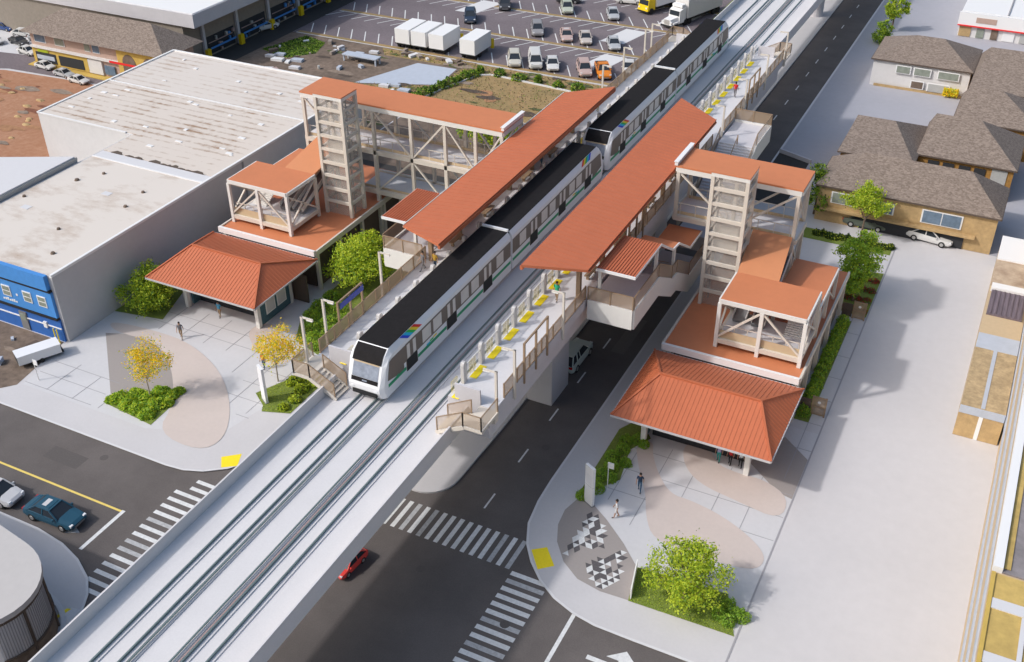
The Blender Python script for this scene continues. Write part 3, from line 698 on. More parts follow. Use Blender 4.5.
# ------------------------------------------------------------------ station houses (right one; the left one is its mirror about x = -39)
ML=lambda x:-78.0-x
def pavilion(f,lab,left):
    x0,x1,y0,y1=-22.2,-9.85,60.7,70.3; ze,zr=4.0,5.75; yr=65.0; xa,xb=-19.9,-12.0
    t=thing('entrance_pavilion',lab,'pavilion',(f((x0+x1)/2),65.5,0))
    P=lambda x,y,z:(f(x),y,z)
    b=MB()
    A,B,C,D=(x0,y0),(x1,y0),(x1,y1),(x0,y1); E_,F_=(xa,yr),(xb,yr)
    for q in (((A,ze),(B,ze),(F_,zr),(E_,zr)),((B,ze),(C,ze),(F_,zr)),((C,ze),(D,ze),(E_,zr),(F_,zr)),((D,ze),(A,ze),(E_,zr))):
        b.face([P(*p,z) for p,z in q])
    b.face([P(*p,ze-.02) for p in (A,D,C,B)])
    b.build('hip_roof',M['terra'],t)
    r=MB()                              # pressed ribs, following each slope
    n=36
    for i in range(1,n):
        x=x0+(x1-x0)*i/n
        for yb in (y0,y1):
            if x<xa: k=(x-x0)/(xa-x0)
            elif x>xb: k=(x1-x)/(x1-xb)
            else: k=1
            r.beam(P(x,yb,ze+.015),P(x,yb+(yr-yb)*k,ze+(zr-ze)*k+.012),.10,.034)
    for i in range(1,24):
        y=y0+(y1-y0)*i/24; k=(y-y0)/(yr-y0) if y<yr else (y1-y)/(y1-yr)
        r.beam(P(x0,y,ze+.015),P(x0+(xa-x0)*k,y,ze+(zr-ze)*k+.012),.10,.034); r.beam(P(x1,y,ze+.015),P(x1+(xb-x1)*k,y,ze+(zr-ze)*k+.012),.10,.034)
    r.build('roof_ribs',M['terra'],t)
    h=MB()
    for p,q in ((A,E_),(B,F_),(C,F_),(D,E_)): h.beam(P(*p,ze+.05),P(*q,zr+.05),.16,.10)
    h.beam(P(*E_,zr+.06),P(*F_,zr+.06),.18,.12); h.build('ridge_cap',M['terra'],t)
    g=MB()
    for p,q in ((A,B),(B,C),(C,D),(D,A)): g.beam(P(*p,ze-.08),P(*q,ze-.08),.14,.15)
    g.build('gutter',M['gutg'],t)
    for x in (-20.25,-11.95):
        for y in (63.2,68.0):
            b=MB(); b.box(f(x)-.2,f(x)+.2,y-.2,y+.2,0,ze-.03); b.build('column',M['white'],t)
    b=MB(); b.box(f(-20.4),f(-11.8),63.0,63.2,3.3,3.7); b.build('sign_beam',M['white'],t)
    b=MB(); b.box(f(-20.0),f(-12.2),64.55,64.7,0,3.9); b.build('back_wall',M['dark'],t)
    # tiled side screens with white poster cases
    for xs in ((-20.35,) if left else (-20.35,)):
        b=MB(); b.box(f(xs)-.08,f(xs)+.08,63.42,67.78,.15,3.0); b.build('tiled_screen',M['teal'],t)
        o=f(xs)+(.10 if left else -.10)
        for ya in (64.2,65.85):
            b=MB(); b.box(o-.03,o+.03,ya,ya+1.35,.9,2.3); b.build('poster_case',M['fl'],t)
            b=MB(); b.box(o-.035,o+.035,ya+.12,ya+1.23,1.0,2.2); b.build('poster',M['tile'],t)
    if left:
        b=MB(); b.box(f(-12.3),f(-12.1),63.6,67.7,.15,3.0); b.build('tiled_screen',M['teal'],t)
    if not left:
        b=MB(); b.box(f(-20.1),f(-19.6),63.30,63.34,2.2,2.9); b.build('green_sign',M['green'],t)
    return t
pavilion(I,'ribbed terracotta hip roof pavilion on the right plaza',False)
pavilion(ML,'ribbed terracotta hip roof pavilion on the left plaza',True)

def truss(t,f,p,q,mid=None,m='cream',w=.16): 
    b=MB(); b.beam((f(p[0]),p[1],p[2]),(f(q[0]),q[1],q[2]),w,w); b.build('diagonal_brace',M[m],t)
def post(t,f,x,y,z0,z1,w=.30,m='cream'):
    b=MB(); b.box(f(x)-w/2,f(x)+w/2,y-w/2,y+w/2,z0,z1); b.build('column',M[m],t)
def bar(t,f,p,q,w,h,name='beam',m='cream'):
    b=MB(); b.beam((f(p[0]),p[1],p[2]),(f(q[0]),q[1],q[2]),w,h); b.build(name,M[m],t)

def concourse(f,lab,left):
    """ground floor wing under a flat terracotta roof, behind the pavilion"""
    x0,x1,y0,y1=-21.6,-10.45,70.75,89.0; z=4.4
    t=thing('concourse_wing',lab,'station wing',(f(-16),80,0))
    b=MB(); b.box(f(x0),f(x1),y0,y1,4.12,z); b.build('flat_roof',M['terral'],t)
    b=MB(); b.box(f(x0)-.1,f(x1)+.1,y0-.26,y0,4.05,4.62) if not left else b.box(f(x1)-.1,f(x0)+.1,y0-.26,y0,4.05,4.62); b.build('fascia',M['fl'],t)
    for xx in (x0-.1,x1+.1):
        b=MB(); b.box(f(xx)-.09,f(xx)+.09,y0+.02,y1,4.0,4.52); b.build('edge_beam',M['cream'],t)
    for xx in (x0+.1,x1-.1):
        for y in (71.2,75.0,78.9,83.0,88.6):
            post(t,f,xx,y,0,4.0,.32)
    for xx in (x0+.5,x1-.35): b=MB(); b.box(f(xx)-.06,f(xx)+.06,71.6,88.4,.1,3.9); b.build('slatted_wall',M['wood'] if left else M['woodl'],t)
    b=MB(); b.box(f(x0+.7),f(x1-.6),71.4,71.55,.1,4.0); b.build('front_wall',M['wood'],t)
    if left:
        b=MB(); b.box(f(-21.9),f(-20.2),68.6,68.75,.05,3.0); b.build('wood_gate',M['wood'],t)
    return t
concourse(I,'flat roofed station wing behind the right pavilion','' )
concourse(ML,'flat roofed station wing behind the left pavilion',True)

def mezz(f,lab,left):
    """open steel mezzanine box over the wing, with a sloping escalator roof climbing to the footbridge"""
    x0,x1=-17.75,-10.85; y0,ym,y1=72.4,77.0,81.2; zf,zr=5.25,9.0
    t=thing('escalator_mezzanine',lab,'station mezzanine',(f(-14),75,4.4))
    b=MB(); b.box(f(x0),f(x1),y0,ym,zr-.22,zr); b.box(f(-14.4),f(-10.75),ym+.02,84.0,7.28,7.5); b.build('roof',M['terral'],t)
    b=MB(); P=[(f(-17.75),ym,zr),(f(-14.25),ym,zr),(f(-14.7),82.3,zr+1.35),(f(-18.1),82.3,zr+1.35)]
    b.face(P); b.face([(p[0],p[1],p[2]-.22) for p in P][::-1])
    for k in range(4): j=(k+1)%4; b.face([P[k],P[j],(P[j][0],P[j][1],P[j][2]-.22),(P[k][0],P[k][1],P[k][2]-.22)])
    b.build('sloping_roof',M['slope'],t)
    b=MB(); b.box(f(x0),f(x1),y0,ym,zf-.25,zf); b.build('floor',M['floor'],t)
    for p,q in (((x0,y0),(x1,y0)),((x1,y0),(x1,ym)),((x0,y0),(x0,ym))):
        bar(t,f,(*p,zf-.18),(*q,zf-.18),.24,.40,'edge_beam'); bar(t,f,(*p,zr-.20),(*q,zr-.20),.26,.36,'eave_beam','white')
    bar(t,f,(-10.72,ym+.1,7.3),(-10.72,84.0,7.3),.16,.36,'eave_beam','white')
    for x in (x0,-14.3,x1): post(t,f,x,y0,4.42,zr-.38,.30,'white')
    for x,y in ((x0,ym),(x1,ym),(-14.3,ym)): post(t,f,x,y,4.42,zr-.38,.28,'cream')
    for y in (ym+.3,80.5,83.9): post(t,f,-10.72,y,0,7.12,.24,'cream')
    truss(t,f,(-10.72,ym+.4,4.6),(-10.72,80.4,7.0),w=.12); truss(t,f,(-10.72,80.6,7.0),(-10.72,83.8,4.6),w=.12)
    truss(t,f,(x0,y0,zf+.1),(-14.3,y0,zr-.4)); truss(t,f,(x1,y0,zf+.1),(-14.3,y0,zr-.4))
    for xs in (x1,x0):
        truss(t,f,(xs,y0,zf+.1),(xs,ym,zr-.4)); truss(t,f,(xs,ym,zf+.1),(xs,y0,zr-.4))
    b=MB(); b.box(f(x0+.1),f(x1-.1),y0+.14,y0+.17,zf,zf+.75); b.build('solid_parapet',M['tanp'],t)
    b=MB()
    for k in range(7): 
        x=x0+.3+k*1.05; b.box(f(x)-.03,f(x)+.03,y0+.3,y0+.36,zf,zf+1.2)
    b.box(f(x0+.2),f(x1-.2),y0+.3,y0+.36,zf+1.15,zf+1.21); b.build('railing',M['cream'],t)
    # escalator flights inside
    for xx in (-17.3,-15.7):
        b=MB(); b.beam((f(xx+.6),75.2,zf+.2),(f(xx+.6),82.2,zf+3.2),1.1,.35); b.build('escalator',M['plate'],t)
        b=MB()
        for s in (0.05,1.15): b.beam((f(xx+s),75.1,zf+.55),(f(xx+s),82.2,zf+3.55),.06,.45)
        b.build('balustrade',M['white'],t)
    b=MB()
    for k in range(10): b.box(f(-12.9),f(-11.2),75.0+k*.18,75.2+k*.18,zf+k*.1,zf+.1+k*.1)
    b.build('stair_flight',M['white'],t)
    return t
M['slope']=mat('sunlit_orange_roof',(0.60,0.245,0.115),0.55,0.05,1.5,var2=0.05,scale2=0.3)  # paler than the flat roofs: sun on the incline put into the colour
M['tanp']=mat('tan_parapet',(0.55,0.42,0.27),0.7,0.08,3)
mezz(I,'open steel box with orange roof above the right station wing',False)
mezz(ML,'open steel box with orange roof above the left station wing',True)

def tower(f,lab):
    x0,x1,y0,y1=-21.1,-17.9,78.0,80.6; z0,z1=4.4,17.0
    t=thing('lift_tower',lab,'lift tower',(f(-19.5),79.3,4.4))
    w=.30
    for x in (x0+w/2,x1-w/2):
        for y in (y0+w/2,y1-w/2):
            b=MB(); b.box(f(x)-w/2,f(x)+w/2,y-w/2,y+w/2,z0,z1-.40); b.build('corner_post',M['cream'],t)
    for i in range(8):
        z=17.0-1.45-i*1.385
        b=MB()
        b.box(f(x0+w),f(x1-w),y0+.03,y0+.22,z-.15,z+.15); b.box(f(x0+w),f(x1-w),y1-.22,y1-.03,z-.15,z+.15)
        b.box(f(x0+.05),f(x0+.24),y0+w,y1-w,z-.15,z+.15); b.box(f(x1-.24),f(x1-.05),y0+w,y1-w,z-.15,z+.15)
        b.build('cross_beam',M['cream'],t)
    b=MB(); b.box(f(x0-.03),f(x1+.03),y0-.03,y1+.03,z1-.06,z1+.04); b.build('roof',M['terral'],t)
    b=MB()
    b.box(f(x0),f(x1),y0,y0+.16,z1-.40,z1-.06); b.box(f(x0),f(x1),y1-.16,y1,z1-.40,z1-.06); b.box(f(x0),f(x0+.16),y0+.16,y1-.16,z1-.40,z1-.06); b.box(f(x1-.16),f(x1),y0+.16,y1-.16,z1-.40,z1-.06)
    b.build('roof_rim',M['white'],t)
    for nm,q in (('front',(x0+w,x1-w,y0+.25,y0+.27)),('back',(x0+w,x1-w,y1-.27,y1-.25)),('l',(x0+.27,x0+.29,y0+w,y1-w)),('r',(x1-.29,x1-.27,y0+w,y1-w))):
        b=MB(); b.box(f(q[0]),f(q[1]),q[2],q[3],z0,z1-.3); b.build('glass_wall',M['gla'],t)
    # lift car and guide rails
    b=MB(); b.box(f(-20.5),f(-18.5),78.7,80.0,9.6,12.0); b.build('lift_car',M['cream'],t)
    b=MB()
    for x in (-20.6,-18.4): b.box(f(x)-.05,f(x)+.05,79.25,79.35,z0,z1-.4)
    b.build('guide_rail',M['plate'],t)
    return t
tower(I,'tall cream glazed lift tower on the right wing roof')
tower(ML,'tall cream glazed lift tower on the left wing roof')

def bridge(x0,x1,y0,y1,bays,lab,two,legs):
    zf,zr=10.0,14.8
    t=thing('footbridge',lab,'footbridge',((x0+x1)/2,(y0+y1)/2,zf)); f=I
    b=MB(); b.box(x0-.1,x1+.1,y0-.15,y1+.15,zr-.16,zr); b.build('roof',M['terral'],t)
    for y in (y0,y1):
        bar(t,f,(x0,y,zr-.40),(x1,y,zr-.40),.28,.46,'eave_beam','white'); bar(t,f,(x0,y,zf-.22),(x1,y,zf-.22),.30,.44,'floor_beam')
        if two: bar(t,f,(x0+6,y,5.45),(x1,y,5.45),.30,.5,'lower_beam')
    for x in (x0,x1): bar(t,f,(x,y0,zr-.40),(x,y1,zr-.40),.26,.44,'eave_beam','white'); bar(t,f,(x,y0,zf-.22),(x,y1,zf-.22),.26,.44,'floor_beam')
    b=MB(); b.box(x0,x1,y0+.15,y1-.15,zf-.30,zf+.02); b.build('floor',M['floor'],t)
    n=len(bays)
    for y in (y0,y1):
        for x in bays: post(t,f,x,y,(5.2 if two and x>x0+5 else zf),zr-.6,.30)
        for i in range(n-1):
            a,c=bays[i],bays[i+1]
            if i%2==0: truss(t,f,(a+.1,y,zr-.65),(c-.1,y,zf+.05))
            else: truss(t,f,(a+.1,y,zf+.05),(c-.1,y,zr-.65))
            if two and a>x0+5:
                if i%2==0: truss(t,f,(a+.1,y,5.7),(c-.1,y,zf-.5))
                else: truss(t,f,(a+.1,y,zf-.5),(c-.1,y,5.7))
    for x in legs:
        for y in (y0,y1): post(t,f,x,y,0,zf-.45,.34)
        if len(legs)<3:
            truss(t,f,(x,y0,.3),(x,y1,4.9)); truss(t,f,(x,y1,.3),(x,y0,4.9)); truss(t,f,(x,y0,5.2),(x,y1,9.6)); truss(t,f,(x,y1,5.2),(x,y0,9.6))
            truss(t,f,(x,y0,10.1),(x,y1,14.2)); truss(t,f,(x,y1,10.1),(x,y0,14.2))
    for y,s in ((y0,1),(y1,-1)):
        b=MB(); b.box(x0+.2,x1-.2,y+s*.22,y+s*.25,zf+.05,zf+.35); b.build('kick_plate',M['tanp'],t)
        b=MB(); b.box(x0+.2,x1-.2,y+s*.20,y+s*.26,zf+1.10,zf+1.16)
        x=x0+.5
        while x<x1: b.box(x-.025,x+.025,y+s*.2,y+s*.26,zf,zf+1.1); x+=1.4
        b.build('railing',M['cream'],t)
    if two:
        b=MB(); b.box(x0+6.2,x1,y0+.2,y1-.2,5.2,5.55); b.build('lower_floor',M['floor'],t)
        b=MB(); b.box(x0+6.2,x1-.1,y0+.22,y0+.25,5.6,5.9); b.build('kick_plate',M['tanp'],t)
    return t
bridge(-25.35,-14.5,82.5,86.3,[-25.2,-20.0,-14.7],'short orange roofed footbridge joining the right lift tower to the platform',False,(-14.7,))
bridge(-65.0,-42.3,82.5,86.5,[-64.8,-60.4,-56.6,-52.3,-48.5,-45.2,-42.4],'long orange roofed footbridge joining the left lift tower to the platform',True,(-64.8,-56.6,-48.5))
# white flashing upstands where the footbridge roofs meet the platform canopies
for x,lab in ((-25.45,'white flashing box where the right footbridge meets the canopy'),(-42.25,'white flashing box where the left footbridge meets the canopy')):
    b=MB(); b.box(x-.14,x+.14,82.35,86.6,14.80,15.12); b.box(x-.20,x+.20,82.3,86.7,15.12,15.17); b.build('f',M['fl']) if 0 else None
    o=b.build('roof_flashing',M['fl']); tag(o,lab,'flashing')

def side_stair(f,lab,roofed,near):
    """landing beside the platform and two flights of stairs running down along it"""
    xi,xo=-26.409,-22.706  # stair coordinates scaled about the camera along with the platforms
    t=thing('platform_stair',lab,'stair',(f(-24.363),70.164,8.614))
    s=(lambda y:y) if near else (lambda y:170.3-y)
    prof=[(65.681,8.614),(71.139,8.614),(74.647,6.567),(75.914,6.470),(79.617,4.23),(83.222,4.23)]
    fl=[(y,z+1.5) for y,z in prof]; 
    def lv(o): return [(s(y),z+o) for y,z in prof]
    b=MB(); b.extr(lv(0)+lv(1.55)[::-1],'x',f(xi),f(xo)); b.build('stair_body',M['girder'],t)
    b=MB(); b.extr(lv(0.02)+lv(1.80)[::-1],'x',f(xo),f(xo+.16)); b.build('side_wall',M['white'],t)
    b=MB(); b.box(f(xi),f(xo),s(65.662),s(65.525),8.633,10.368); b.build('end_wall',M['white'],t)
    # steps
    b=MB()
    for (ya,za),(yb,zb) in ((prof[1],prof[2]),(prof[3],prof[4])):
        n=12
        for i in range(n):
            y=ya+(yb-ya)*i/n; y2=ya+(yb-ya)*(i+1)/n; z=za+1.56-(za-zb)*(i)/n
            b.box(f(xi+.1),f(xo-.05),s(y),s(y2),z-.2,z)
    b.build('steps',M['floor'],t)
    b=MB(); b.box(f(-24.557)-.05,f(-24.557)+.05,s(71.139),s(71.236),10.173,11.148)
    b.beam((f(-24.557),s(71.139),11.099),(f(-24.557),s(74.647),9.052),.07,.07); b.beam((f(-24.557),s(75.914),8.955),(f(-24.557),s(79.617),6.762),.07,.07); b.build('handrail',M['bronze'],t)
    # railings of tan mesh following the profile
    top=lv(3.0); low=lv(1.82)
    for k in range(len(prof)-1):
        for xx in (xo+.08,xi) if near else (xo+.08,xi):
            if xx==xi and k==0: continue
            x=f(xx)
            b=MB(); b.face([(x,low[k][0],low[k][1]),(x,low[k+1][0],low[k+1][1]),(x,top[k+1][0],top[k+1][1]),(x,top[k][0],top[k][1])]); b.build('mesh_panel',M['fence'],t)
            b=MB(); b.beam((x,*top[k]),(x,*top[k+1]),.07,.07); b.beam((x,low[k][0],low[k][1]-.02),(x,top[k][0],top[k][1]),.07,.07); b.build('railing',M['bronze'],t)
    x=xi
    b=MB(); b.face([(f(xi),s(65.594),10.417),(f(xo),s(65.594),10.417),(f(xo),s(65.594),11.537),(f(xi),s(65.594),11.537)]); b.build('mesh_panel',M['fence'],t)
    b=MB(); b.beam((f(xi),s(65.594),11.557),(f(xo),s(65.594),11.557),.07,.07)
    for k in (xi,(xi+xo)/2,xo): b.box(f(k)-.04,f(k)+.04,s(65.594)-.04,s(65.594)+.04,10.368,11.537)
    b.build('railing',M['bronze'],t)
    if roofed:
        rp=[(65.681,13.291),(71.333,13.291),(74.647,11.148),(76.206,10.953),(79.617,8.809),(82.832,8.809)]
        xa,xb=-25.776,-22.755
        for k in range(5):
            (ya,za),(yb,zb)=rp[k],rp[k+1]
            b=MB(); P=[(f(xa),s(ya),za),(f(xb),s(ya),za),(f(xb),s(yb),zb),(f(xa),s(yb),zb)]
            b.face(P); b.face([(p[0],p[1],p[2]-.14) for p in P][::-1])
            b.build('roof_slab',M['terral'] if k!=0 else M['terra'],t)
        r=MB(); n=13
        for i in range(n+1):
            x=xa+(xb-xa)*i/n; r.beam((f(x),s(65.681),13.321),(f(x),s(71.333),13.31),.11,.07)
        r.build('roof_ribs',M['terra'],t)
        b=MB()
        for k in range(5):
            (ya,za),(yb,zb)=rp[k],rp[k+1]
            b.beam((f(xb+.05),s(ya),za-.07),(f(xb+.05),s(yb),zb-.07),.10,.20); 
        b.beam((f(xa),s(65.633),13.223),(f(xb+.1),s(65.633),13.223),.10,.22); b.build('roof_trim',M['fl'],t)
        for x,y,z0,z1 in ((xa+.15,65.974,9.978,13.145),(xb-.1,70.846,10.173,13.145),(xa+.15,75.426,7.932,10.855),(xb-.1,75.426,7.932,10.855)):
            b=MB(); b.box(f(x)-.12,f(x)+.12,s(y)-.12,s(y)+.12,z0,z1); b.build('column',M['white'],t)
side_stair(I,'stair with stepped ribbed orange roof beside the right platform',True,True)
side_stair(MX,'stair landing with flat orange roof tucked behind the left canopy',True,True)
side_stair(I,'open roofless white stair beside the far half of the right platform',False,False)
# ------------------------------------------------------------------ trains
def train(y0, lab, both=True):
    X=-36.9
    t=thing('train',lab,'train',(X,y0+19.7,8.0))
    LC=20.4
    for c in range(2):
        nose = 1 if c==0 else -1
        yb = y0+c*LC
        def Y(d): return yb+d if nose>0 else yb+LC-d      # d measured from the nose
        def W(d,xx,z): return (X+xx,Y(d),z)
        end=LC-.12
        # nose profile rows: (distance, height) for the centre and the outer columns
        rin=[(.30,8.15),(.02,8.75),(.0,9.15),(.10,9.40),(.62,10.75),(1.00,11.35),(1.55,11.76),(end,11.76),(end,8.15)]
        rout=[(.60,8.15),(.34,8.75),(.30,9.15),(.36,9.40),(.80,10.75),(1.15,11.15),(1.60,11.36),(end,11.36),(end,8.15)]
        b=MB(); n=len(rin)
        cols=[[W(d,-1.52,z) for d,z in rout],[W(d,-1.27,z) for d,z in rin],[W(d,1.27,z) for d,z in rin],[W(d,1.52,z) for d,z in rout]]
        for k in range(3):
            for i in range(n): j=(i+1)%n; b.face([cols[k][i],cols[k+1][i],cols[k+1][j],cols[k][j]])
        b.face(cols[0]); b.face(cols[3][::-1])
        body=b.build('car_body',M['trw'],t)
        b=MB(); b.box(X-1.24,X+1.24,Y(1.62),Y(end-.05),11.765,11.80); b.build('roof_panel',M['trr'],body)
        b=MB()
        f=[W(.62-.03,-1.20,10.80),W(.62-.03,1.20,10.80),W(.97,1.20,11.38),W(.97,-1.20,11.38)]; b.face(f)
        b.face([W(.97,-1.20,11.38),W(.97,1.20,11.38),W(1.62,1.20,11.80),W(1.62,-1.20,11.80)]); b.build('roof_brow',M['trr'],body)
        b=MB(); b.face([W(.175,-1.06,9.68),W(.175,1.06,9.68),W(.565,1.06,10.68),W(.565,-1.06,10.68)]); b.build('windshield',M['wind'],body)
        b=MB(); b.face([W(.565,-1.06,10.69),W(.565,1.06,10.69),W(.59,1.06,10.79),W(.59,-1.06,10.79)]); b.build('destination_panel',M['tanp'],body)
        b=MB(); b.face([W(.07,-1.10,9.36),W(.07,1.10,9.36),W(.165,1.10,9.67),W(.165,-1.10,9.67)]); b.build('nose_band',M['trr'],body)
        b=MB(); b.face([W(.085,-.2,9.46),W(.085,.2,9.46),W(.12,.2,9.56),W(.12,-.2,9.56)]); b.build('nose_emblem',M['wind'],body)
        b=MB(); b.box(X-1.0,X+1.0,Y(-.03),Y(.25),8.36,8.66); b.build('coupler_slot',M['black'],body)
        for xx in (-1.0,1.0):
            b=MB(); b.box(X+xx-.14,X+xx+.14,Y(-.02),Y(.15),8.86,8.98); b.build('headlight',M['lampw'],body)
        b=MB(); b.box(X-1.2,X+1.2,Y(.9),Y(end-.3),7.98,8.15); b.build('underframe',M['trr'],body)
        for s in (-1,1):
            xo=X+s*1.53
            b=MB(); b.box(xo-s*.02,xo+s*.006,Y(1.45),Y(end-.08),9.62,11.02); b.face([(xo+s*.006,Y(.78),9.5),(xo+s*.006,Y(1.45),9.62),(xo+s*.006,Y(1.45),11.02),(xo+s*.006,Y(1.15),10.95)]); b.face([(xo+s*.006,Y(.78),9.5),(xo+s*.006,Y(3.0),9.0),(xo+s*.006,Y(3.0),9.63),(xo+s*.006,Y(1.45),9.63)]); b.build('window_band',M['trt'],body)
            doors=[4.1,10.05,16.05]
            for dd in doors:
                b=MB(); b.box(xo-s*.01,xo+s*.014,Y(dd-.78),Y(dd+.78),8.72,11.05); b.build('door',M['trt'],body)
                b=MB(); b.box(xo-s*.01,xo+s*.018,Y(dd-.74),Y(dd+.74),8.70,9.70); b.build('door_panel',M['black'],body)
                b=MB()
                for q in (-.42,.42): b.box(xo-s*.01,xo+s*.020,Y(dd+q-.2),Y(dd+q+.2),9.75,10.92)
                b.build('door_glass',M['trgl'],body)
            for wy in (1.95,6.3,7.9,12.2,13.9,18.25):
                wl=.62 if wy>3 else .5
                b=MB(); b.box(xo-s*.01,xo+s*.012,Y(wy-wl),Y(wy+wl),9.76,10.88); b.build('window',M['trgl'] if wy>3 else M['trt'],body)
            prev=.9
            b=MB()
            for a,c2 in ((.85,3.25),(4.95,9.2),(10.9,15.2),(16.9,end-.1)):
                b.box(xo-s*.01,xo+s*.010,Y(a),Y(c2),8.92,9.18)
            b.face([(xo+s*.011,Y(.75),8.94),(xo+s*.011,Y(2.2),8.94),(xo+s*.011,Y(2.2),9.30),(xo+s*.011,Y(1.5),9.14)]); b.build('green_stripe',M['green'],body)
            b=MB()
            for k,(m) in enumerate(('red','yel','grn','cya','blu')):
                # rainbow fans across the white shoulder of the roof
                a=5.0-k*.40
                P=[W(a,s*1.28,11.765),W(a-.40,s*1.28,11.765),W(a-.40+.75,s*1.515,11.372),W(a+.75,s*1.515,11.372)]
                b.face([(p[0]+s*.012,p[1],p[2]+.012) for p in P],k)
            b.build('rainbow_stripes',[M['rb_'+k] for k in ('red','yel','grn','cya','blu')],body)
            b=MB()
            for k in range(3): b.box(xo-s*.01,xo+s*.013,Y(6.2+k*.5),Y(6.7+k*.5),9.18+k*.08,9.30+k*.08,k)
            b.build('side_emblem',[M['rb_cya'],M['rb_grn'],M['rb_yel']],body)
    b=MB(); b.box(X-1.25,X+1.25,y0+LC-.14,y0+LC+.14,8.2,11.70); b.build('gangway',M['trr'],t)
    b=MB(); b.box(X-1.2,X+1.2,y0+LC-.10,y0+LC+.10,11.78,11.95); b.build('gangway_rib',M['trw'],t)
    t.location=(-35.96, (y0+19.7)*.9745, 9.2); t.scale=(.975,.975,.975)  # whole train scaled about the camera position, same move as the viaduct
    return t
train(49.95,'white black roofed front train, its cab facing the bare track')
train(91.55,'white black roofed train standing right behind the front train')
# ------------------------------------------------------------------ buildings around
# white warehouse, left
t=thing('warehouse','long white warehouse with weathered flat roofs and a blue street front','warehouse',(-80,75,0))
b=MB(); b.box(-87.2,-71.8,53.8,79.9,0,6.75); b.build('wall',M['bld'],t)
b=MB(); b.box(-86.9,-72.05,54.0,74.0,6.75,6.80); b.build('roof',M['roofs'],t)
b=MB(); b.box(-86.9,-72.05,74.3,75.6,6.75,6.79); b.build('roof',M['roofp'],t)
b=MB(); b.box(-86.9,-72.05,75.75,80.38,6.75,6.84); b.build('roof',M['roofw'],t)
b=MB(); b.box(-71.98,-71.72,53.75,103.3,6.75,7.0); b.box(-86.9,-72.0,74.0,74.22,6.76,6.86); b.build('roof_edge',M['fl'],t)
b=MB(); b.box(-101.3,-71.8,80.2,103.3,0,6.75); b.build('wall',M['whitew'],t)
b=MB(); b.box(-101.1,-72.05,80.4,91.3,6.75,6.84); b.build('roof',M['roofw'],t)
b=MB(); b.box(-101.1,-72.05,91.7,103.1,6.75,6.82); b.build('roof',M['roofb'],t)
b=MB(); b.box(-101.35,-72.0,91.4,91.6,6.80,6.93); b.box(-101.38,-101.1,80.15,103.3,6.75,6.95); b.box(-101.1,-72.0,103.1,103.35,6.75,6.95); b.box(-101.1,-88,80.15,80.36,6.75,6.9); b.build('roof_edge',M['fl'],t)
b=MB(); rq=random.Random(2); xx=-85.8
while xx<-73.5:
    l=rq.uniform(.5,1.6); h=rq.uniform(.10,.45)
    if rq.random()<.62: b=MB(); b.prism([(xx,75.6),(xx+l,75.62),(xx+l*.8,75.6+h),(xx+l*.3,75.6+h*1.3)],6.80,6.86); b.build('torn_edge',M['wood'],t)
    xx+=l*.95
for _ in range(26):
    b=MB(); x=rq.uniform(-100,-73.5); y=rq.uniform(76.5,102); b.box(x,x+rq.uniform(.3,.9),y,y+rq.uniform(.2,.5),6.84,6.90); b.build('roof_patch',M['fl'],t)
for x,y,r in ((-84,69,.28),(-82.6,71.3,.2),(-75.4,66.7,.22),(-76.0,69.8,.2),(-77.8,60.5,.2),(-74.8,56.9,.24),(-86,64,.2)):
    b=MB(); b.tube((x,y,6.8),(x,y,6.98),r,r*.7,8); b.build('roof_vent',M['dirtb'],t)
for q in ((-79.6,-78.6,67.7,68.4),(-84.6,-83.6,62.1,62.8)): b=MB(); b.box(*q,6.8,6.83); b.build('skylight',M['roofp'],t)
b=MB(); b.box(-88,-72.3,53.35,53.78,5.45,6.9); b.build('sign_band',M['bluew'],t)
b=MB(); b.box(-88,-72.2,53.5,53.79,2.55,5.15); b.build('upper_wall',M['bluew'],t)
b=MB(); b.box(-88,-72.1,53.6,53.79,0,2.3); b.build('lower_wall',M['blued'],t)
b=MB(); b.box(-88,-72.2,53.42,53.78,5.2,5.4); b.box(-88,-72.2,53.4,53.78,2.32,2.5); b.build('shadow_gap',M['black'],t)
for x in (-77.9,-75.3,-73.5):
    wf=MB(); wf.box(x-.52,x+.52,53.44,53.52,3.45,4.55); w_=wf.build('window',M['fl'],t)
    pb=MB(); pb.box(x-.42,x+.42,53.42,53.46,4.05,4.45); pb.box(x-.42,x+.42,53.42,53.46,3.55,3.95); pb.build('pane',M['wing'],w_)
b=MB()
for i in range(7): b.box(-78.6+i*.26,-78.42+i*.26,53.46,53.50,2.95,3.1+.06*(i%3))
b.box(-76.75,-76.55,53.46,53.5,3.75,3.95); b.build('white_lettering',M['fl'],t)
d=MB(); d.box(-77.2,-76.3,53.5,53.6,.1,2.0); dr=d.build('door',M['plate'],t)
d=MB(); d.box(-77.1,-76.4,53.47,53.52,1.1,1.8); d.build('door_glass',M['wing'],dr)
b=MB(); b.box(-88,-72.1,53.52,53.6,1.35,1.45); b.build('pipe',M['fl'],t)
b=MB(); b.box(-74.2,-73.8,53.45,53.6,1.1,1.7); b.build('meter_box',M['fl'],t)
b=MB()
for x in (-72.75,-72.35): b.tube((x,53.2,0),(x,53.2,1.5),.06,.06,6)
b.build('yellow_bollards',M['tact'],t)
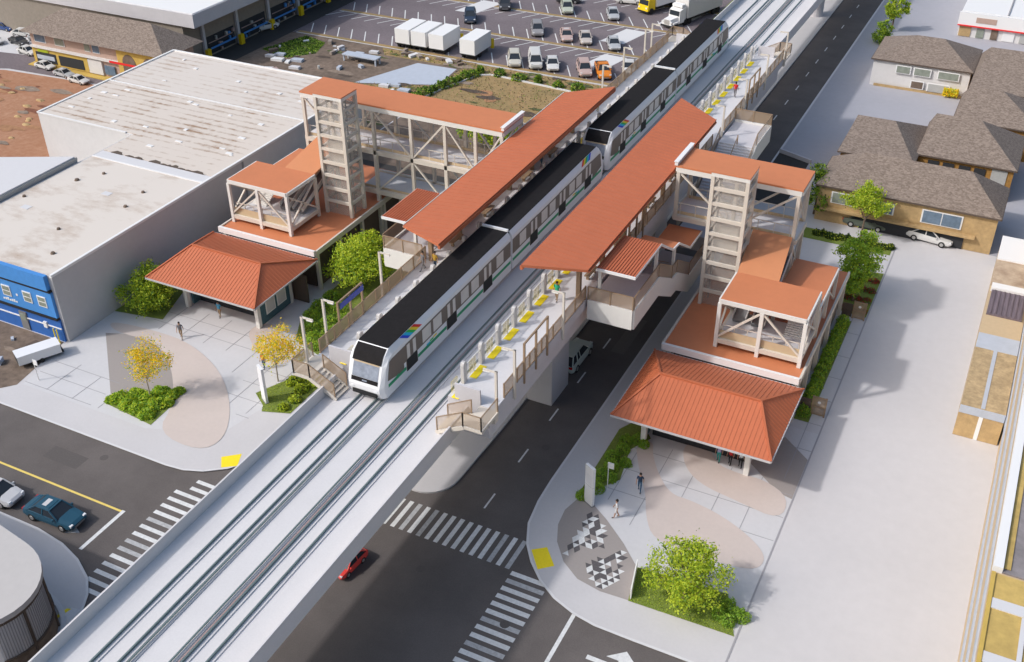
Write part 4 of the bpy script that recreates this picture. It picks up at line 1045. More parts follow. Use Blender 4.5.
# adjoining smooth-roofed building
t=thing('annex_building','lower left building with a smooth pale flat roof beside the weathered warehouse roof','building',(-100,60,0))
b=MB(); b.prism([(-140,40.5+14),(-87.35,54),(-87.35,72.4),(-97,67.6),(-140,48+10)],0,7.2); b.build('wall',M['bld'],t)
b=MB(); b.prism([(-140,55),(-87.4,54.2),(-87.4,72.2),(-97,67.4),(-140,57)],7.2,7.4); b.build('roof',M['roofp'],t)
b=MB(); b.beam((-87.32,54,7.12),(-87.32,72.4,7.12),.08,.3); b.build('roof_edge',M['greyw'],t)

# brown-roofed corner shop
t=thing('corner_shop','pink and yellow two storey shop under a brown hip roof','shop',(-117,106,0))
b=MB(); b.box(-130.2,-105.2,105.2,111,0,5.0); b.build('wall',M['pink'],t)
b=MB()
A,B,C,D=(-130.9,104.0,4.95),(-104.0,104.0,4.95),(-104.0,112,4.95),(-130.9,112,4.95); E_,F_=(-125.2,108,7.9),(-109.2,108,7.9)
b.face([A,B,F_,E_]); b.face([B,C,F_]); b.face([C,D,E_,F_]); b.face([D,A,E_]); b.face([A,D,C,B]); b.build('hip_roof',M['shing'],t)
for x,w_,m in ((-128.3,2.0,'win'),(-124.5,1.7,'wing'),(-119.2,1.0,'wing'),(-117.6,1.2,'win')):
    wf=MB(); wf.box(x-w_*.55,x+w_*.55,105.12,105.22,3.3,4.5); o=wf.build('window',M['fl'],t)
    p=MB(); p.box(x-w_*.5,x+w_*.5,105.08,105.14,3.4,4.4); p.build('pane',M[m],o)
b=MB(); b.box(-130.2,-119.6,105.0,105.2,.25,2.5); b.build('yellow_front',M['ochre'],t)
for x0,x1 in ((-129.6,-125.7),(-125.1,-120.4)):
    b=MB(); b.box(x0,x1,104.95,105.05,.45,1.9); b.build('shop_window',M['dark'],t)
b=MB(); b.box(-129.4,-126.0,104.9,104.97,.9,1.5); b.build('window_display',M['bluegrey'],t)
b=MB(); b.box(-129.0,-127.0,104.88,104.98,1.95,2.3); b.build('sign_panel',M['hed1'],t)
b=MB(); b.box(-119.5,-116.9,104.95,105.2,.3,2.3); b.build('entry_wall',M['whitew'],t)
b=MB(); b.box(-116.5,-114.6,104.98,105.2,.5,1.8); b.build('window',M['win'],t)
b=MB(); b.box(-130.2,-106,104.7,105.2,2.55,2.8); b.build('ledge',M['whitew'],t)
b=MB(); b.box(-115,-106,104.68,104.72,2.55,2.85); b.build('red_stripe',M['rb_red'],t)
b=MB(); b.box(-130.6,-105,104.0,105.2,.02,.14); b.build('pavement_edge',M['ochre'],t)
ar=MB(); ar.box(-113.4,-105.0,104.75,105.1,0,4.9); a_=ar.build('arcade',M['ochre'],t)
for xc in (-111.3,-107.6):
    p=[(xc-1.2,.2)]+[(xc+1.2*math.cos(R_(180-i*18)),2.9+1.3*math.sin(R_(180-i*18))) for i in range(11)]+[(xc+1.2,.2)]
    q=MB(); q.extr(p,'y',104.70,104.76); q.build('arch_opening',M['dirtb'],a_)
# flat-roofed store behind
t=thing('store_building','large store with a white flat roof, deep fascia and shaded shop front','store',(-115,140,0))
b=MB(); b.box(-160,-106.4,113.2,215,6.0,7.9); b.build('fascia',M['greyw2'] if 'greyw2' in M else M['girder'],t)
b=MB(); b.box(-159.8,-106.6,113.4,214.8,7.9,8.0); b.build('roof',M['fl'],t)
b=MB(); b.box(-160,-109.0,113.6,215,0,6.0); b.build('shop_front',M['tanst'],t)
for k in range(12):
    y=117+k*7.6
    b=MB(); b.box(-108.95,-108.55,y,y+.5,0,6.0); b.build('pillar',M['girder'],t)
    b=MB(); b.box(-108.4,-107.9,y-.3,y+.5,0,1.5); b.build('yellow_post',M['yel'],t)
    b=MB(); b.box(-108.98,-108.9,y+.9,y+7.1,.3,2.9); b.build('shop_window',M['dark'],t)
    b=MB(); b.box(-108.5,-108.38,y+1.1,y+6.9,1.15,1.4); b.build('blue_rail',M['bluew'],t)
    b=MB(); b.box(-108.89,-108.8,y+1.2,y+6.6,1.9,2.02); b.build('red_rail',M['rust'],t)
    rs=random.Random(k)
    for _ in range(9): b=MB(); yy=y+1.0+rs.random()*5.6; zz=rs.choice((.4,1.2,2.15)); b.box(-108.88,-108.6,yy,yy+rs.uniform(.2,.5),zz,zz+rs.uniform(.25,.6)); b.build('shop_goods',M[rs.choice(('denim_g','rust','greyw','bluew'))],t)
b=MB(); b.tube((-124,124,8),(-124,124,8.5),1.0,.9,10); b.build('roof_vent',M['greyw'],t)

# round-cornered building, lower left
t=thing('corner_building','round cornered building with a pale flat roof at the lower left street corner','building',(-54,24,0))
ctr=(-51.2,26.7)
rp=[(-90,31.2),(-54,31.1)]+[(ctr[0]+4.6*math.cos(R_(a)),ctr[1]+3.9*math.sin(R_(a))) for a in range(80,-31,-10)]+[(-50.2,22.0),(-58,16),(-90,16)]
b=MB(); b.prism(rp,4.75,5.15); b.build('roof',M['roofg'],t)
wp=[(-90,30.2),(-54,30.1)]+[(ctr[0]-.05+4.4*math.cos(R_(a)),ctr[1]+3.7*math.sin(R_(a))) for a in range(80,-31,-10)]+[(-51,21.5),(-58,15.5),(-90,15.5)]
b=MB(); b.prism(wp,0,4.75); b.build('wall',M['roofp'],t)
pts=wp[1:-3]
b=MB()
def along(i,w_,z0,z1,o):
    p,q=pts[i],pts[i+1]
    d=Vector((q[0]-p[0],q[1]-p[1],0)).normalized(); n=Vector((-d.y,d.x,0))*-1
    n=Vector((d.y,-d.x,0)); 
    if n.dot(Vector((p[0]-ctr[0],p[1]-ctr[1],0)))<0: n=-n
    return Vector((*p,0))+n*o, Vector((*q,0))+n*o
for i in range(len(pts)-1):
    p,q=along(i,0,0,0,.04); b.beam((p.x,p.y,.75),(q.x,q.y,.75),.06,1.3)
b.build('shop_glazing',M['dirtb'],t)
b=MB()
for i in range(1,len(pts)-1,4):
    p,q=along(i,0,0,0,.10); b.beam((p.x,p.y,.1),(p.x,p.y,4.7),.14,.14)
for i in range(len(pts)-1):
    p,q=along(i,0,0,0,.10); b.beam((p.x,p.y,1.5),(q.x,q.y,1.5),.12,.14); b.beam((p.x,p.y,4.55),(q.x,q.y,4.55),.10,.20)
b.build('dark_frame',M['wood'],t)
b=MB()
for i in range(3,len(pts)-1):
    p,q=along(i,0,0,0,.06)
    for k in range(4):
        u=p+(q-p)*(k/4); b.beam((u.x,u.y,1.6),(u.x,u.y,4.4),.03,.05)
b.build('panel_joints',M['joint'],t)
b=MB(); base=[(x,y) for x,y in [(ctr[0]-.05+4.85*math.cos(R_(a)),ctr[1]+4.1*math.sin(R_(a))) for a in range(88,-31,-8)]]
for p,q in zip(base,base[1:]): b.beam((*p,.10),(*q,.10),.35,.2)
b.build('plinth',M['kerb'],t)

# houses on the right
def house(lab,x0,x1,y0,y1,ze,zr,wallm,ov=.3,hip=None,grp=None):
    t=thing('house',lab,'house',((x0+x1)/2,(y0+y1)/2,0))
    b=MB(); b.box(x0+ov,x1-ov,y0+ov,y1-ov,0,ze-.02); b.build('wall',M[wallm],t)
    h=hip if hip is not None else (y1-y0)/2; yr=(y0+y1)/2; hl,hr=h if isinstance(h,tuple) else (h,h)
    A,B,C,D=(x0,y0,ze),(x1,y0,ze),(x1,y1,ze),(x0,y1,ze); E_,F_=(x0+hl,yr,zr),(x1-hr,yr,zr)
    b=MB(); b.face([A,B,F_,E_]); b.face([B,C,F_]); b.face([C,D,E_,F_]); b.face([D,A,E_]); b.face([A,D,C,B]); b.build('hip_roof',M['shing'],t)
    b=MB()
    for p,q in ((A,B),(B,C),(C,D),(D,A)): b.beam((p[0],p[1],p[2]-.09),(q[0],q[1],q[2]-.09),.10,.16)
    b.build('eave_board',M['wood'],t)
    return t
def win(t,x0,x1,y,z0,z1,m='win',fr='fl',n=1):
    wf=MB(); wf.box(x0-.1,x1+.1,y-.08,y+.02,z0-.1,z1+.1); o=wf.build('window',M[fr],t)
    p=MB(); st=(x1-x0)/n
    for k in range(n): p.box(x0+k*st+.05,x0+(k+1)*st-.05,y-.11,y-.05,z0,z1)
    p.build('pane',M[m],o)
h6=house('near brown roofed tan house with white framed windows and a car tucked beneath it',-17.4,1.0,106.2,113.9,4.2,7.0,'tanw')
win(h6,-15.6,-13.4,106.5,2.4,3.5,'wing'); win(h6,-11.2,-9.3,106.5,2.3,3.4,'win'); win(h6,-6.4,-2.6,106.5,2.2,3.5,'win',n=2)
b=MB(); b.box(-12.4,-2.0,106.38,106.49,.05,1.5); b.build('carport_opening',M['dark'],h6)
b=MB(); b.box(-16.6,-1.0,105.9,106.49,1.55,1.75); b.build('ledge',M['tanw'],h6)
h5=house('brown roofed house behind the near tan house, nearest to the dark road',-17.3,-9.0,116.2,127.6,3.9,6.2,'orw',hip=(.7,3.4))
win(h5,-15.5,-13.5,116.45,1.6,2.9,'dark','orw')
h4=house('brown roofed house with orange timber front, right behind the near tan house',-9.3,1.3,119.1,129.2,3.95,7.0,'orw',hip=(.9,4.9))
b=MB(); b.box(-8.6,-1.4,118.3,119.39,1.7,1.85); b.build('balcony_floor',M['orw'],h4)
b=MB()
for x in (-7.2,-5.6,-3.9,-2.3): b.box(x-.7,x+.5,119.30,119.39,1.9,3.4)
b.build('door_opening',M['dark'],h4)
b=MB(); b.box(-1.2,.4,119.32,119.39,.3,3.6); b.build('pale_siding',M['greyw'],h4)
h3=house('brown hip roofed house in the middle of the row at the right edge',-7.0,3.0,131.0,140.1,3.95,6.6,'orw',hip=(1.0,5.4))
h2=house('brown roofed house right of the white two storey house',-6.6,5.0,142.0,156.6,3.95,7.2,'orw',hip=(1.2,6.5))
h1=house('white two storey house under a brown hip roof, standing alone by the open lot',-19.85,-6.75,148.6,158.4,3.75,6.1,'whitew',hip=4.8)
for a,c in ((-14.1,-12.0),(-11.0,-8.4),(-7.9+.0,-7.9+.0)):
    if c>a: win(h1,a,c,148.7,2.3,3.2,'wing')
win(h1,-16.4,-14.6,148.7,2.3,3.2,'wing')
win(h1,-14.2,-12.6,148.7,.5,1.4,'dirtb'); win(h1,-12.0,-9.3,148.7,.4,1.4,'greyw')
b=MB(); b.box(-19.0,-7.3,148.62,148.70,.0,.35); b.build('stained_base',M['tanw'],h1)
bb=MB(); r=random.Random(5)
for _ in range(500): bb.leaf((r.uniform(-9.9,-8.0),148.3+r.uniform(-.3,.3),r.uniform(.3,1.3)),.3,r.choice((0,0,1)),r)
o=bb.build('flowering_bush',[M['yfl'],M['hed1']]); tag(o,'yellow flowering bush against the front of the white two storey house','bush')
# white-roofed shop top right
t=thing('white_shop','white flat roofed shop with a red line over its shop front, top right corner','shop',(0,185,0))
b=MB(); b.box(-11.6,30,175,215,0,3.7); b.build('wall',M['whitew'],t)
b=MB(); b.box(-11.8,30,174.6,174.98,1.9,3.75); b.build('fascia',M['fl'],t)
b=MB(); b.box(-11.8,30,174.5,174.98,1.72,1.9); b.build('red_trim',M['rb_red'],t)
b=MB(); b.box(-11.6,30,175.2,215,3.7,3.8); b.build('roof',M['fl'],t)
b=MB(); b.box(-5.2,-5.0,175.2,215,3.8,3.95); b.build('roof_seam',M['joint'],t)
for k,(x,w_,m) in enumerate(((-10.6,1.4,'tanw'),(-8.4,.9,'wing'),(-6.4,.8,'dirtb'),(-4.4,1.4,'fl'),(-2.2,1.0,'greyw'),(-.2,1.2,'tanw'),(2.4,1.6,'wing'))):
    b=MB(); b.box(x-w_*.6,x+w_*.6,174.86,175,.1,1.6); b.build('shop_window',M[m],t)
b=MB(); b.box(-9.3,-6.4,174.55,174.62,2.4,3.2); b.build('faded_sign',M['pink'],t)

# commercial building along the right edge
t=thing('retail_building','long tan and white commercial building along the right edge of the lot','building',(12,75,0))
b=MB(); b.box(4.9,40,30,106.5,0,11.1); b.build('wall',M['tanw2'] if 'tanw2' in M else M['tanp'],t)
b=MB()
for z in (2.4,5.4,8.4): b.box(4.80,4.9,30,106.5,z,z+.6)
b.build('pale_band',M['bluegrey'],t)
b=MB(); b.box(4.74,5.25,48.7,106.6,11.1,11.5); b.build('white_parapet',M['fl'],t)
b=MB(); b.box(4.74,4.95,30,48.5,11.1,11.3); b.build('parapet',M['ochre'],t)
b=MB(); b.box(4.95,40,30,48.5,11.12,11.20); b.build('yellow_roof',M['ochre2'],t)
b=MB()
for y in (45.8,41.9,38): b.box(4.97,40,y,y+.75,11.20,11.26)
for x in (6.5,10,14): b.box(x,x+.25,30,45.7,11.265,11.29)
b.build('roof_strips',M['roofp'],t)
b=MB(); b.box(5.25,40,48.7,106.4,11.12,11.22); b.build('grey_roof',M['asphl2'],t)
b=MB(); b.box(5.3,5.65,49,106,11.23,11.29); b.build('yellow_edge',M['ochre2'],t)
rr=random.Random(9)
for k in range(60):
    x=5.8+rr.random()*4.6; y=50+rr.random()*46; s=rr.uniform(.35,1.2)
    b=MB(); b.box(x,x+s,y,y+s*1.1,11.22,11.22+s*.6); b.build('roof_unit',M[rr.choice(('fl','black','black','fl','rb_red','greyw'))],t)
t=thing('panelled_annex','low flat annex with tan panels and pale blue strips at the right edge','annex',(3.5,90,0))
X0,X1=1.45,4.75
b=MB(); b.box(X0,X1,75.2,104,0,2.9); b.build('wall',M['tanp'],t)
b=MB(); b.box(X0-.03,X1,75.12,75.2,.02,2.3); b.build('door_panels',M['tanw'],t)
b=MB(); b.box((X0+X1)/2-.15,(X0+X1)/2+.15,75.08,75.12,.02,2.3); b.build('white_divider',M['fl'],t)
b=MB(); b.box(X0-.03,X1,75.06,75.2,2.3,2.95); b.build('pale_fascia',M['bluegrey'],t)
b=MB(); b.box(X0,X1,75.2,84.0,2.9,2.95); b.build('gravel_roof',M['gravel'],t)
b=MB(); b.box(2.9,3.2,75.3,84,2.955,2.99); b.box(X0,X1,84.0,86.4,2.9,2.98); b.build('pale_strips',M['bluegrey'],t)
b=MB(); b.box(X0,X1,86.4,89.6,2.9,2.95); b.build('tan_roof',M['tanp'],t)
b=MB(); b.box(X0+.2,X1-.2,89.6,94.0,2.9,3.1); b.build('ribbed_cover',M['plumr'],t)
b=MB()
for k in range(7): b.tube((X0+.5+k*.4,89.7,3.08),(X0+.5+k*.4,93.9,3.08),.12,.12,6)
b.build('cover_ribs',M['plumr'],t)
b=MB(); b.box(X0+.1,X1-.1,94.0,95.0,2.9,3.3); b.build('white_head',M['fl'],t)
b=MB(); b.box(X0,X1,95.0,100.2,2.9,2.95); b.build('stained_roof',M['dirt2'],t)
b=MB(); b.box(X0,X1+2.5,100.2,105.2,2.9,3.05); b.build('white_roof',M['fl'],t)
# small things on the vacant lot
b=MB(); b.box(-90.3,-84.5,125.1,126.6,.9,1.05); b.box(-90.2,-90.0,125.2,125.4,0,.9); b.box(-84.8,-84.6,126.3,126.5,0,.9); b.box(-90.2,-90.0,126.3,126.5,0,.9); b.box(-84.8,-84.6,125.2,125.4,0,.9)
tag(b.build('shelter_roof',M['bluegrey']),'thin pale flat shelter roof in the brown vacant lot','shelter')
rr=random.Random(3)
for k in range(9):
    b=MB(); x,y=((-101.5,121.5),(-100.6,122.6),(-99.8,120.6),(-97,121.6),(-80,118.6),(-78.6,119.4),(-76.8,118.2),(-95.4,119),(-88.5,129.4))[k]
    s=rr.uniform(.7,1.4); b.prism([(x,y),(x+s*1.6,y+.2),(x+s*1.5,y+s),(x+.1,y+s*.8)],0,.35)
    tag(b.build('scrap_sheet',M[rr.choice(('fl','roofp','rb_red','bluegrey'))]),'low scrap sheet lying in the weedy vacant lot behind the warehouse','scrap','scrap sheets in the vacant lot')
for k in range(26):
    b=MB(); x=rr.uniform(-132,-111); y=rr.uniform(78,97); s=rr.uniform(.3,.8)
    b.loft([[(x+s*math.cos(a*.9)*q*rr.uniform(.8,1.2),y+s*.6*math.sin(a*.9)*q*rr.uniform(.8,1.2),z) for a in range(7)] for q,z in ((1,0),(.8,.12),(.35,.2))])
    tag(b.build('pale_rock',M['tanw']),'pale boulder or heap lying on the red dirt lot','rock','pale heaps on the red dirt')

rr=random.Random(15)
for x0,x1,y0,y1,n,gl,lb in ((-103,-86,105,131,26,'scrap in the vacant lot','small scrap piece on the brown vacant lot right behind the warehouse'),(-84,-74,105,118,10,'scrap by the footbridge','small scrap piece on brown ground just behind the long footbridge roof'),(-86,-73,130.3,132.2,12,'scrap along the trailers','small scrap piece in the weedy strip in front of the white trailers'),(-82,-73.5,46.5,53,8,'scrap by the blue front','small scrap piece on the dirt in front of the blue warehouse front')):
    for k in range(n):
        x=rr.uniform(x0,x1); y=rr.uniform(y0,y1); s=rr.uniform(.25,.8); a=rr.uniform(0,3.14)
        q=[(x+s*cx_*math.cos(a)-s*.5*cy_*math.sin(a),y+s*cx_*math.sin(a)+s*.5*cy_*math.cos(a)) for cx_,cy_ in ((-1,-1),(1,-.8),(.9,1),(-.8,.9))]
        b=MB(); b.prism(q,.03,.03+rr.uniform(.08,.5))
        tag(b.build('scrap_piece',M[rr.choice(('fl','roofp','wood','dirtb','rust','bluegrey','greyw','woodl'))]),lb,'scrap',gl)
# ------------------------------------------------------------------ vehicles
PAINT={}
def paint(n,c,r=0.3):
    if n not in PAINT: PAINT[n]=mat('car_paint_'+n,c,r,spec=.5)
    return PAINT[n]
def car_mesh(kind, pm):
    """car heading +x, wheels on z=0; returns the root Empty at the origin"""
    t=thing('car','car','car',(0,0,0))
    S=dict(sedan=dict(L=4.7,W=1.82,b=[(0,.42,.62),(.25,.24,.74),(.9,.20,.82),(1.45,.20,.90),(3.5,.20,.96),(4.2,.24,.95),(4.6,.30,.86),(4.7,.42,.62)],cab=(1.25,2.05,3.35,4.15),zr=1.43),
           suv=dict(L=4.7,W=1.88,b=[(0,.45,.70),(.2,.28,.88),(.8,.24,.96),(1.3,.24,1.02),(3.6,.24,1.06),(4.45,.28,1.04),(4.62,.34,.98),(4.7,.45,.70)],cab=(1.15,1.85,4.05,4.60),zr=1.70),
           hatch=dict(L=4.1,W=1.75,b=[(0,.42,.62),(.2,.24,.76),(.7,.20,.86),(1.1,.20,.93),(3.2,.20,.97),(3.8,.24,.96),(4.02,.32,.88),(4.1,.42,.62)],cab=(.95,1.75,3.25,3.95),zr=1.48),
           pickup=dict(L=5.4,W=1.92,b=[(0,.45,.75),(.2,.30,.92),(1.0,.28,1.0),(1.6,.28,1.05),(3.4,.28,1.05),(5.1,.30,1.05),(5.33,.36,1.0),(5.4,.45,.75)],cab=(1.4,2.1,3.1,3.45),zr=1.75),
           van=dict(L=5.0,W=1.95,b=[(0,.45,.85),(.2,.30,1.05),(.6,.28,1.15),(1.1,.28,1.22),(4.0,.28,1.22),(4.8,.30,1.22),(4.95,.36,1.15),(5.0,.45,.85)],cab=(.5,1.25,4.75,4.95),zr=1.95))[kind]
    Lc,W=S['L'],S['W']; hx=Lc/2
    rings=[]
    for i,(d,zb,zt) in enumerate(S['b']):
        k=.80 if d in (0,Lc) else (.93 if i in (1,len(S['b'])-2) else 1)
        h=W/2*k; x=hx-d; zm=(zb+zt)/2
        rings.append([(x,-h*.86,zb),(x,-h,zb+.14),(x,-h,zm+.05),(x,-h*.93,zt-.02),(x,-h*.55,zt+.03),(x,h*.55,zt+.03),(x,h*.93,zt-.02),(x,h,zm+.05),(x,h,zb+.14),(x,h*.86,zb)])
    body=MB().loft(rings).build('body',pm,t,smooth=False)
    c0,c1,c2,c3=[hx-v for v in S['cab']]; zb=S['b'][3][2]-.02; zr=S['zr']; wb=W/2*.90; wt=W/2*.70
    bot=[(c0,-wb),(c3,-wb),(c3,wb),(c0,wb)]; top=[(c1,-wt),(c2,-wt),(c2,wt),(c1,wt)]
    g=MB()
    for k in range(4):
        j=(k+1)%4; g.face([(*bot[k],zb),(*bot[j],zb),(*top[j],zr-.05),(*top[k],zr-.05)])
    g.face([(*p,zr-.05) for p in top])
    g.build('window',M['cargl'],t)
    r=MB(); r.prism([(c1+.03,-wt-.02),(c1+.03,wt+.02),(c2-.03,wt+.02),(c2-.03,-wt-.02)],zr-.06,zr-.01)
    r.prism([(c1-.15,-wt+.12),(c1-.15,wt-.12),(c2+.15,wt-.12),(c2+.15,-wt+.12)],zr-.01,zr+.02)
    for k in range(4): r.beam((*bot[k],zb),(*top[k],zr-.04),.09,.09)
    for sgn in (-1,1):
        m=(c1*.52+c2*.48); r.beam((m,sgn*wb,zb),(m,sgn*wt,zr-.04),.10,.06)
        if kind in ('suv','van'): m2=c2*.7+c1*.3; r.beam((m2-.2,sgn*wb,zb),(m2,sgn*wt,zr-.04),.12,.06)
    if kind=='van':
        for sgn in (-1,1): r.face([(c1*.5+c2*.5,sgn*(wb+.01),zb),(c3+.02,sgn*(wb+.01),zb),(c2,sgn*(wt+.01),zr-.06),(c1*.5+c2*.5,sgn*(wt+.01),zr-.06)])
    r.build('roof',pm,t)
    if kind=='pickup':
        bb=MB(); bb.box(-hx+.15,c3-.12,-W/2+.16,W/2-.16,1.075,1.085); bb.build('load_bed',M['dark'],t)
    for x in (hx-.92,-hx+.95):
        for sgn in (-1,1):
            wr=.33 if kind in('sedan','hatch') else .37
            wv=MB(); wv.tube((x,sgn*(W/2-.20),wr),(x,sgn*(W/2+.015),wr),wr,wr,16); wh=wv.build('wheel',M['black'],t)
            rv=MB(); rv.tube((x,sgn*(W/2),wr),(x,sgn*(W/2+.03),wr),wr*.62,wr*.55,12); rv.build('rim',M['chrome'],wh)
    zf=S['b'][1][2]
    for sgn in (-1,1):
        b=MB(); b.box(hx-.24,hx-.06,sgn*W/2*.56,sgn*W/2*.86,zf-.16,zf-.01); b.build('headlight',M['lampw'],t)
        b=MB(); b.box(-hx+.02,-hx+.14,sgn*W/2*.55,sgn*W/2*.88,zf-.12,zf+.10); b.build('tail_light',M['lampr'],t)
        b=MB(); b.box(c0-.35,c0-.22,sgn*(W/2-.03),sgn*(W/2+.14),zb-.02,zb+.12); b.build('mirror',pm,t)
    b=MB(); b.box(hx-.10,hx+.012,-W*.26,W*.26,.40,.56); b.build('bumper_trim',M['plate'],t)
    b=MB(); b.box(-hx-.012,-hx+.06,-W*.30,W*.30,.38,.52); b.build('bumper_trim',M['plate'],t)
    if kind=='sedan':
        b=MB(); b.box(c1*.62+c2*.38-.02,c1*.30+c2*.70,-.36,.36,zr+.021,zr+.032); b.build('sunroof',M['tile'],t)
    return t
def put(kind,pn,pc,x,y,heading,label,cat='car',grp=None,z=0,scale=1.0,name=None):
    key=(kind,)
    if key not in PROT:
        t=car_mesh(kind,paint(pn,pc)); PROT[key]=(t,paint(pn,pc)); o=t; o.location=(x,y,z); o.rotation_euler=(0,0,R_(heading)); o['label']=label
    else:
        src,pm=PROT[key]; o=dup(src,(x,y,z),R_(heading),label,repl={pm:paint(pn,pc)})
    o['category']=cat; o.scale=(scale,)*3
    if name: o.name=name
    if grp: o['group']=grp
    elif 'group' in o: del o['group']
    return o
PROT={}
put('sedan','petrol_blue',(.018,.075,.12),-55.7,36.55,2,'dark blue saloon car with a glass roof panel, waiting at the stop line',z=-.12)
put('hatch','silver_white',(.60,.59,.60),-61.3,36.3,3,'pale silver car queuing behind the dark blue saloon',z=-.12)
put('suv','sage_green',(.56,.62,.58),-29.75,71.2,90,'grey green estate car driving on the dark road beside the platform',z=-.12)
o=put('hatch','bright_red',(.80,.07,.06),-33.85,42.0,-95,'bright red car emerging from under the viaduct at the crossing',z=-.12,scale=.72)
G='cars in the far parking lot'
for kind,pn,pc,x,y,h,lab in (
  ('sedan','white',(.62,.61,.60),-90.3,160.2,-62,'white car at the top of the lot, left of the pale concrete apron'),
  ('suv','silver',(.42,.43,.45),-76.4,170.0,-62,'silver car at the very top edge, left of the charcoal car'),
  ('suv','charcoal',(.05,.05,.055),-66.8,171.6,15,'charcoal car at the very top edge, left of the white side-on car'),
  ('suv','cream',(.55,.52,.46),-67.2,135.0,-62,'cream car beside the last white trailer in the parking lot'),
  ('van','white',(.62,.61,.60),-64.2,135.7,-62,'white van between the cream car and the small white car in the parking lot'),
  ('sedan','white',(.62,.61,.60),-61.6,135.9,-62,'small white car right of the white van, nearest parking row'),
  ('suv','rose',(.50,.36,.33),-56.6,135.8,-60,'pinkish car left of the orange pickup'),
  ('pickup','orange',(.70,.22,.02),-54.0,136.4,-60,'orange pickup truck at the end of the nearest parking row'),
  ('sedan','white',(.62,.61,.60),-51.2,139.2,-70,'white car with red and blue marks behind the orange pickup'),
  ('suv','grey',(.28,.27,.28),-69.9,148.4,-62,'grey car standing alone in the second parking row'),
  ('sedan','rose',(.50,.36,.33),-64.8,148.0,-62,'pinkish car, left of the pair in the second parking row'),
  ('sedan','beige',(.52,.46,.42),-61.7,148.1,-62,'beige car, right of the pair in the second parking row'),
  ('sedan','silver',(.42,.43,.45),-56.9,147.6,-62,'silver car standing near the long white truck, second parking row'),
  ('suv','pale_green',(.45,.48,.40),-70.2,160.3,-62,'pale green car in the third parking row'),
  ('sedan','silver',(.42,.43,.45),-62.3,160.6,-62,'silver car in the third parking row, in front of the yellow truck'),
  ('sedan','white',(.62,.61,.60),-62.4,168.6,10,'white car seen from the side near the top edge, left of the yellow truck'),
  ('suv','navy',(.03,.045,.08),-82.2,149.4,-62,'dark blue car on the planted strip behind the trailers'),
  ('suv','charcoal',(.05,.05,.055),-80.2,157.6,-62,'charcoal car near the pale concrete apron in the third row'),
  ('hatch','charcoal',(.05,.05,.055),-71.8,164.6,20,'charcoal car at the top edge, behind the pale green car')):
    put(kind,pn,pc,x,y,h,lab,'pickup truck' if kind=='pickup' else ('van' if kind=='van' else 'car'),G,z=.01)
for k,(pn,pc,x,y,h,lab) in enumerate((('blue',(.03,.07,.22),-146.2,113.9,0,'dark blue car in the yard beyond the corner shop'),('white',(.62,.61,.60),-141.2,113.0,15,'white car nearest the blue car in the yard by the corner shop'),('white',(.62,.61,.60),-142.6,108.6,-10,'white car at the lower left of the yard by the corner shop'),
    ('charcoal',(.05,.05,.055),-138.9,110.0,-10,'charcoal car in the middle of the yard by the corner shop'),('white',(.62,.61,.60),-134.2,107.4,-8,'white car closest to the corner shop wall'),('silver',(.42,.43,.45),-137.2,112.2,-8,'silver car behind the charcoal car by the corner shop'))):
    put('sedan',pn,pc,x,y,h,lab,'car','cars in the yard by the corner shop',z=.02,scale=.8)
for pn,pc,x,y,lab in (('white',(.62,.61,.60),-127.2,104.0,'white car parked in front of the yellow shop window'),('white',(.62,.61,.60),-118.6,101.9,'white car on the lane between the pink shop and the red dirt lot'),('silver',(.42,.43,.45),-122.4,102.9,'silver car parked along the red dirt lot')):
    put('sedan',pn,pc,x,y,-4,lab,'car','cars on the lane by the red dirt lot',z=.02,scale=.72)
t=thing('covered_trailer','low white flat topped trailer parked by the corner of the blue fronted warehouse','trailer',(0,0,0))
for nm,q,m in (('box',(-2.6,2.6,-.95,.95,.55,1.75),'fl'),('rear_opening',(-2.64,-2.6,-.75,.75,.70,1.60),'dark'),('chassis',(-2.5,2.9,-.7,.7,.35,.55),'black'),('roof_lip',(-2.66,2.66,-1.0,1.0,1.75,1.82),'trw')):
    b=MB(); b.box(*q); b.build(nm,M[m],t)
for wx in (-.9,.1):
    for s in (-1,1): b=MB(); b.tube((wx,s*.72,.33),(wx,s*.97,.33),.33,.33,14); b.build('wheel',M['black'],t)
t.location=(-72.1,50.6,.02); t.rotation_euler=(0,0,R_(62)); t.scale=(.70,.70,.70)
put('sedan','white',(.62,.61,.60),-109.2,131.5,66,'white car parked in front of the store with yellow posts',z=.02)
put('sedan','white',(.62,.61,.60),-5.2,106.9,-8,'white car tucked under the near tan house',z=.01)
put('sedan','green_grey',(.10,.12,.10),-11.8,107.2,0,'dark green car under the near tan house, behind the tree',z=.01)
# trailers
def trailer(x0,x1,lab):
    y0,y1=133.2,138.4
    t=thing('box_trailer',lab,'trailer',((x0+x1)/2,(y0+y1)/2,0),'white box trailers in the parking lot')
    b=MB(); b.box(x0,x1,y0,y1,.75,3.0); b.build('box',M['fl'],t)
    b=MB(); b.box(x0+.2,x1-.2,y0+.1,y1-.1,.58,.75); b.box(x0-.02,x1+.02,y0-.03,y0+.02,.72,.86); b.build('chassis',M['black'],t)
    for y in (y0+.8,y0+1.9):
        for x in (x0+.25,x1-.25): w_=MB(); w_.tube((x-.15,y,.42),(x+.15,y,.42),.42,.42,12); w_.build('wheel',M['black'],t)
    for xl in (x0+.3,x1-.5): b=MB(); b.box(xl,xl+.2,y1-.6,y1-.4,0,.6); b.build('landing_leg',M['plate'],t)
    b=MB(); b.box(x1-.15,x1+.25,y1+.05,y1+.5,.3,1.7); b.build('yellow_nose',M['yel'],t)
